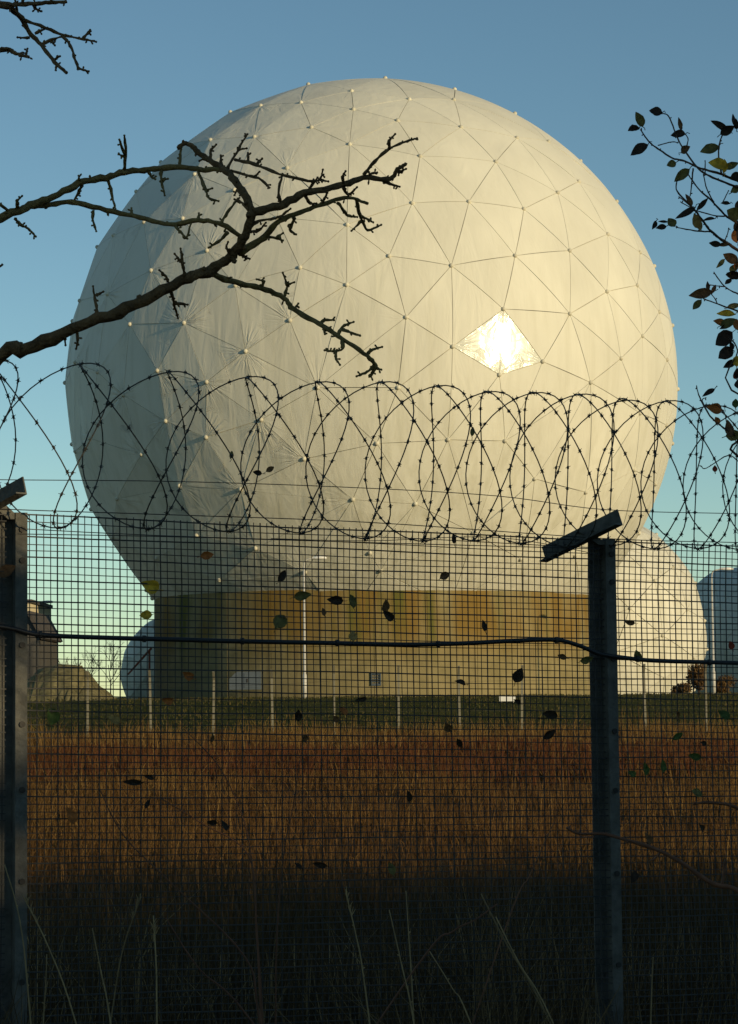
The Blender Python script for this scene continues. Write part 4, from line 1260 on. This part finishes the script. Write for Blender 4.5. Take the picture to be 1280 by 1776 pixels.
RL += [(1277, 215, 16, 8, 0, 'dark'), (1268, 600, 14, 9, 20, 'dark'), (1272, 465, 16, 11, -30, 'olive'), (1276, 700, 14, 10, 0, 'green'), (1240, 813, 10, 7, 0, 'red')]
for i, (x, y, ln, wd, rot, kd) in enumerate(RL):
    me = leaf_mesh(ln * KR * 1.2, wd * KR * 1.3, rt.uniform(-.7, .9), rt.uniform(.1, .7), 500 + i, .22)
    o = link('leaf', me, M['leaf_' + kd], lt, px(x, y, YR + .12 * math.sin(x * .021 + y * .013)) - lt.location)
    orient(o, V3((1, 0, 0)), math.radians(rot), rt.uniform(-.5, .5), rt)

# ------------------------------------------------------------------ briar and stalks before the fence
def stalk(lst, r0, r1, mt, dep, head=False):
    p = [px(x, y, dep) for x, y in lst]
    if p[-1].z > 0.02:
        d = p[-1] - p[-2]; d.y = 0
        dn = d.normalized() if d.z < 0 else V3((0, 0, -1))
        dn = (dn + V3((0, 0, -.35))).normalized()
        p.append(p[-1] + dn * ((p[-1].z + .03) / -dn.z))
    k = dep / FPX; r0 *= .68; r1 *= .62
    root = empty('stalk', V3((p[-1].x, p[-1].y, -0.03)))
    b = MB(); q = smoothline(p, 5); m = len(q)
    b.tube(q, [(r1 + (r0 - r1) * i / (m - 1)) * k * rt.uniform(.9, 1.1) for i in range(m)], 5)
    for i in range(4, m, 5): bud(b, q[i], V3((rt.uniform(-1, 1), rt.uniform(-.5, .5), rt.uniform(.1, 1))).normalized(), 5 * k, 1.3 * k)
    b.build('stem', M[mt], root, smooth=True)
    if head:
        h = MB()
        for _ in range(14):
            a = q[0] + (q[3] - q[0]) * rt.random()
            d = V3((rt.uniform(-.6, .6), rt.uniform(-.4, .4), 1)).normalized()
            h.tube([a, a + d * rt.uniform(8, 16) * k], [1.1 * k, .5 * k], 3)
        h.build('seed_head', M[mt], root)
    return root, lst[0][0]
st = [([(172, 1367), (215, 1450), (300, 1535), (425, 1660), (450, 1770)], 3.2, 1.6, 'redstalk', 7.6, 0), ([(280, 1385), (350, 1428), (432, 1485), (445, 1620), (452, 1750)], 3, 1.5, 'redstalk', 7.7, 0),
      ([(320, 1265), (380, 1330), (420, 1415), (436, 1490), (446, 1620), (455, 1760)], 2.6, 1.2, 'redstalk', 7.9, 0), ([(521, 1310), (508, 1400), (492, 1480), (480, 1625), (478, 1776)], 2.6, 1.2, 'redstalk', 7.9, 0),
      ([(43, 1560), (85, 1645), (132, 1776)], 2.4, 1.6, 'stalk', 7.5, 1), ([(8, 1500), (35, 1600), (52, 1760)], 2.6, 1.6, 'stalk', 7.4, 0), ([(160, 1610), (176, 1690), (192, 1776)], 2.5, 1.7, 'stalk', 7.5, 0),
      ([(81, 1655), (79, 1710), (75, 1776)], 2.2, 1.6, 'stalk', 7.3, 0), ([(266, 1588), (271, 1680), (272, 1776)], 2.6, 1.8, 'stalk', 7.4, 1), ([(288, 1592), (345, 1680), (440, 1776)], 2.8, 1.9, 'redstalk', 7.2, 0),
      ([(245, 1555), (215, 1640), (195, 1750)], 2.1, 1.4, 'stalk', 7.6, 1), ([(600, 1550), (618, 1625), (634, 1720)], 2.3, 1.5, 'stalk', 7.5, 1), ([(675, 1578), (698, 1680), (718, 1776)], 2.2, 1.4, 'stalk', 7.4, 0),
      ([(704, 1545), (710, 1640), (716, 1740)], 2.1, 1.3, 'stalk', 7.7, 0), ([(745, 1650), (785, 1715), (817, 1776)], 2.2, 1.4, 'stalk', 7.3, 0), ([(834, 1550), (880, 1640), (955, 1776)], 2.8, 1.7, 'stalk', 7.6, 0),
      ([(860, 1590), (900, 1670), (960, 1776)], 2.4, 1.4, 'stalk', 7.4, 0), ([(862, 1568), (825, 1595), (785, 1616), (720, 1680)], 2.6, 1.8, 'redstalk', 7.5, 0), ([(1133, 1660), (1130, 1730)], 2, 1.4, 'stalk', 7.5, 0),
      ([(962, 1425), (945, 1460), (918, 1520), (880, 1600)], 2, 1.2, 'redstalk', 7.9, 0)]
made = sorted([(stalk(*s), s[3]) for s in st], key=lambda k: k[0][1])
cnt = dict(stalk=0, redstalk=0)
for (root, x), kd in made:
    nmx = 'pale dry' if kd == 'stalk' else 'thin red brown'
    tag(root, '%s %s stalk from the left, rising before the fence foot' % (ordn[cnt[kd]], nmx), 'stalk', 'stalks before the fence'); cnt[kd] += 1

briar = tag(empty('briar', (1.75, 7.2, -.05)), 'arching thorny briar low at the right edge', 'briar')
def brr(lst, r0, r1, ext=None):
    k = 7.2 / FPX
    p = [px(x, y, 7.2) for x, y in lst]
    if ext: p = p + ext
    b = MB(); q = smoothline(p, 6); m = len(q)
    b.tube(q, [(r1 + (r0 - r1) * i / (m - 1)) * k * rt.uniform(.85, 1.15) for i in range(m)], 6)
    for i in range(2, m, 4): bud(b, q[i], V3((rt.uniform(-1, 1), rt.uniform(-.5, .5), rt.uniform(-1, 1))).normalized(), rt.uniform(7, 13) * k, 1.5 * k)
    return b.build('cane', M['redstalk'], briar, smooth=True)
brr([(982, 1435), (1005, 1446), (1045, 1446), (1080, 1455), (1135, 1472), (1180, 1495), (1235, 1532), (1280, 1545), (1330, 1600)], 5.5, 2.2, [V3((1.6, 7.2, .4)), V3((1.75, 7.2, -.05))])
brr([(1202, 1395), (1230, 1392), (1280, 1402), (1340, 1450)], 4, 2.2, [V3((1.62, 7.2, .6)), V3((1.75, 7.2, -.05))])
brr([(1258, 1490), (1256, 1512), (1252, 1536)], 2.5, 1.8)
brr([(1133, 1492), (1145, 1478)], 2.0, 1.8)

# ------------------------------------------------------------------ the tall trees behind the viewer that keep the foreground in shade
rh = random.Random(31)
def thin_spot(p):                # a thin place in the crowns lets a patch of sun through to the left post
    t = (p.y - 8.65) / L.y
    q = p - L * t
    return -1.8 < q.x < -1.05 + .05 * math.sin(q.z * 7) and .85 < q.z < 2.6 and math.sin(q.z * 9) > -.85
tl = ['nearest', 'second nearest', 'third nearest', 'fourth nearest', 'fifth nearest', 'sixth nearest', 'farthest']
for i in range(7):
    x = 9 + i * 6.2; y = -7.5 + rh.uniform(-.6, .6)
    base = V3((x, y, -.05))
    root = tag(empty('shade_tree', base), 'tall leafy tree of the row behind the viewer, %s one' % tl[i], 'tree', 'row of trees behind the viewer')
    b = MB(); b.tube([base, base + V3((0, 0, 3.5)), base + V3((.2, 0, 6.4))], [.28, .2, .07], 8); b.build('trunk', M['bark'], root)
    H = 8.2 * rh.uniform(.93, 1.05)
    b = MB()
    for k in range(26):
        z = 1.2 + (H - 2.6) * k / 25
        c = base + V3((rh.uniform(-2.8, 2.8), rh.uniform(-1.2, 1.2), z))
        leaf_cloud(b, c, (2.6, 1.8, 1.6), 480 if z < 4.9 else 240, .26, rh, .2, thin_spot)
    b.build('crown', M['ever'], root)
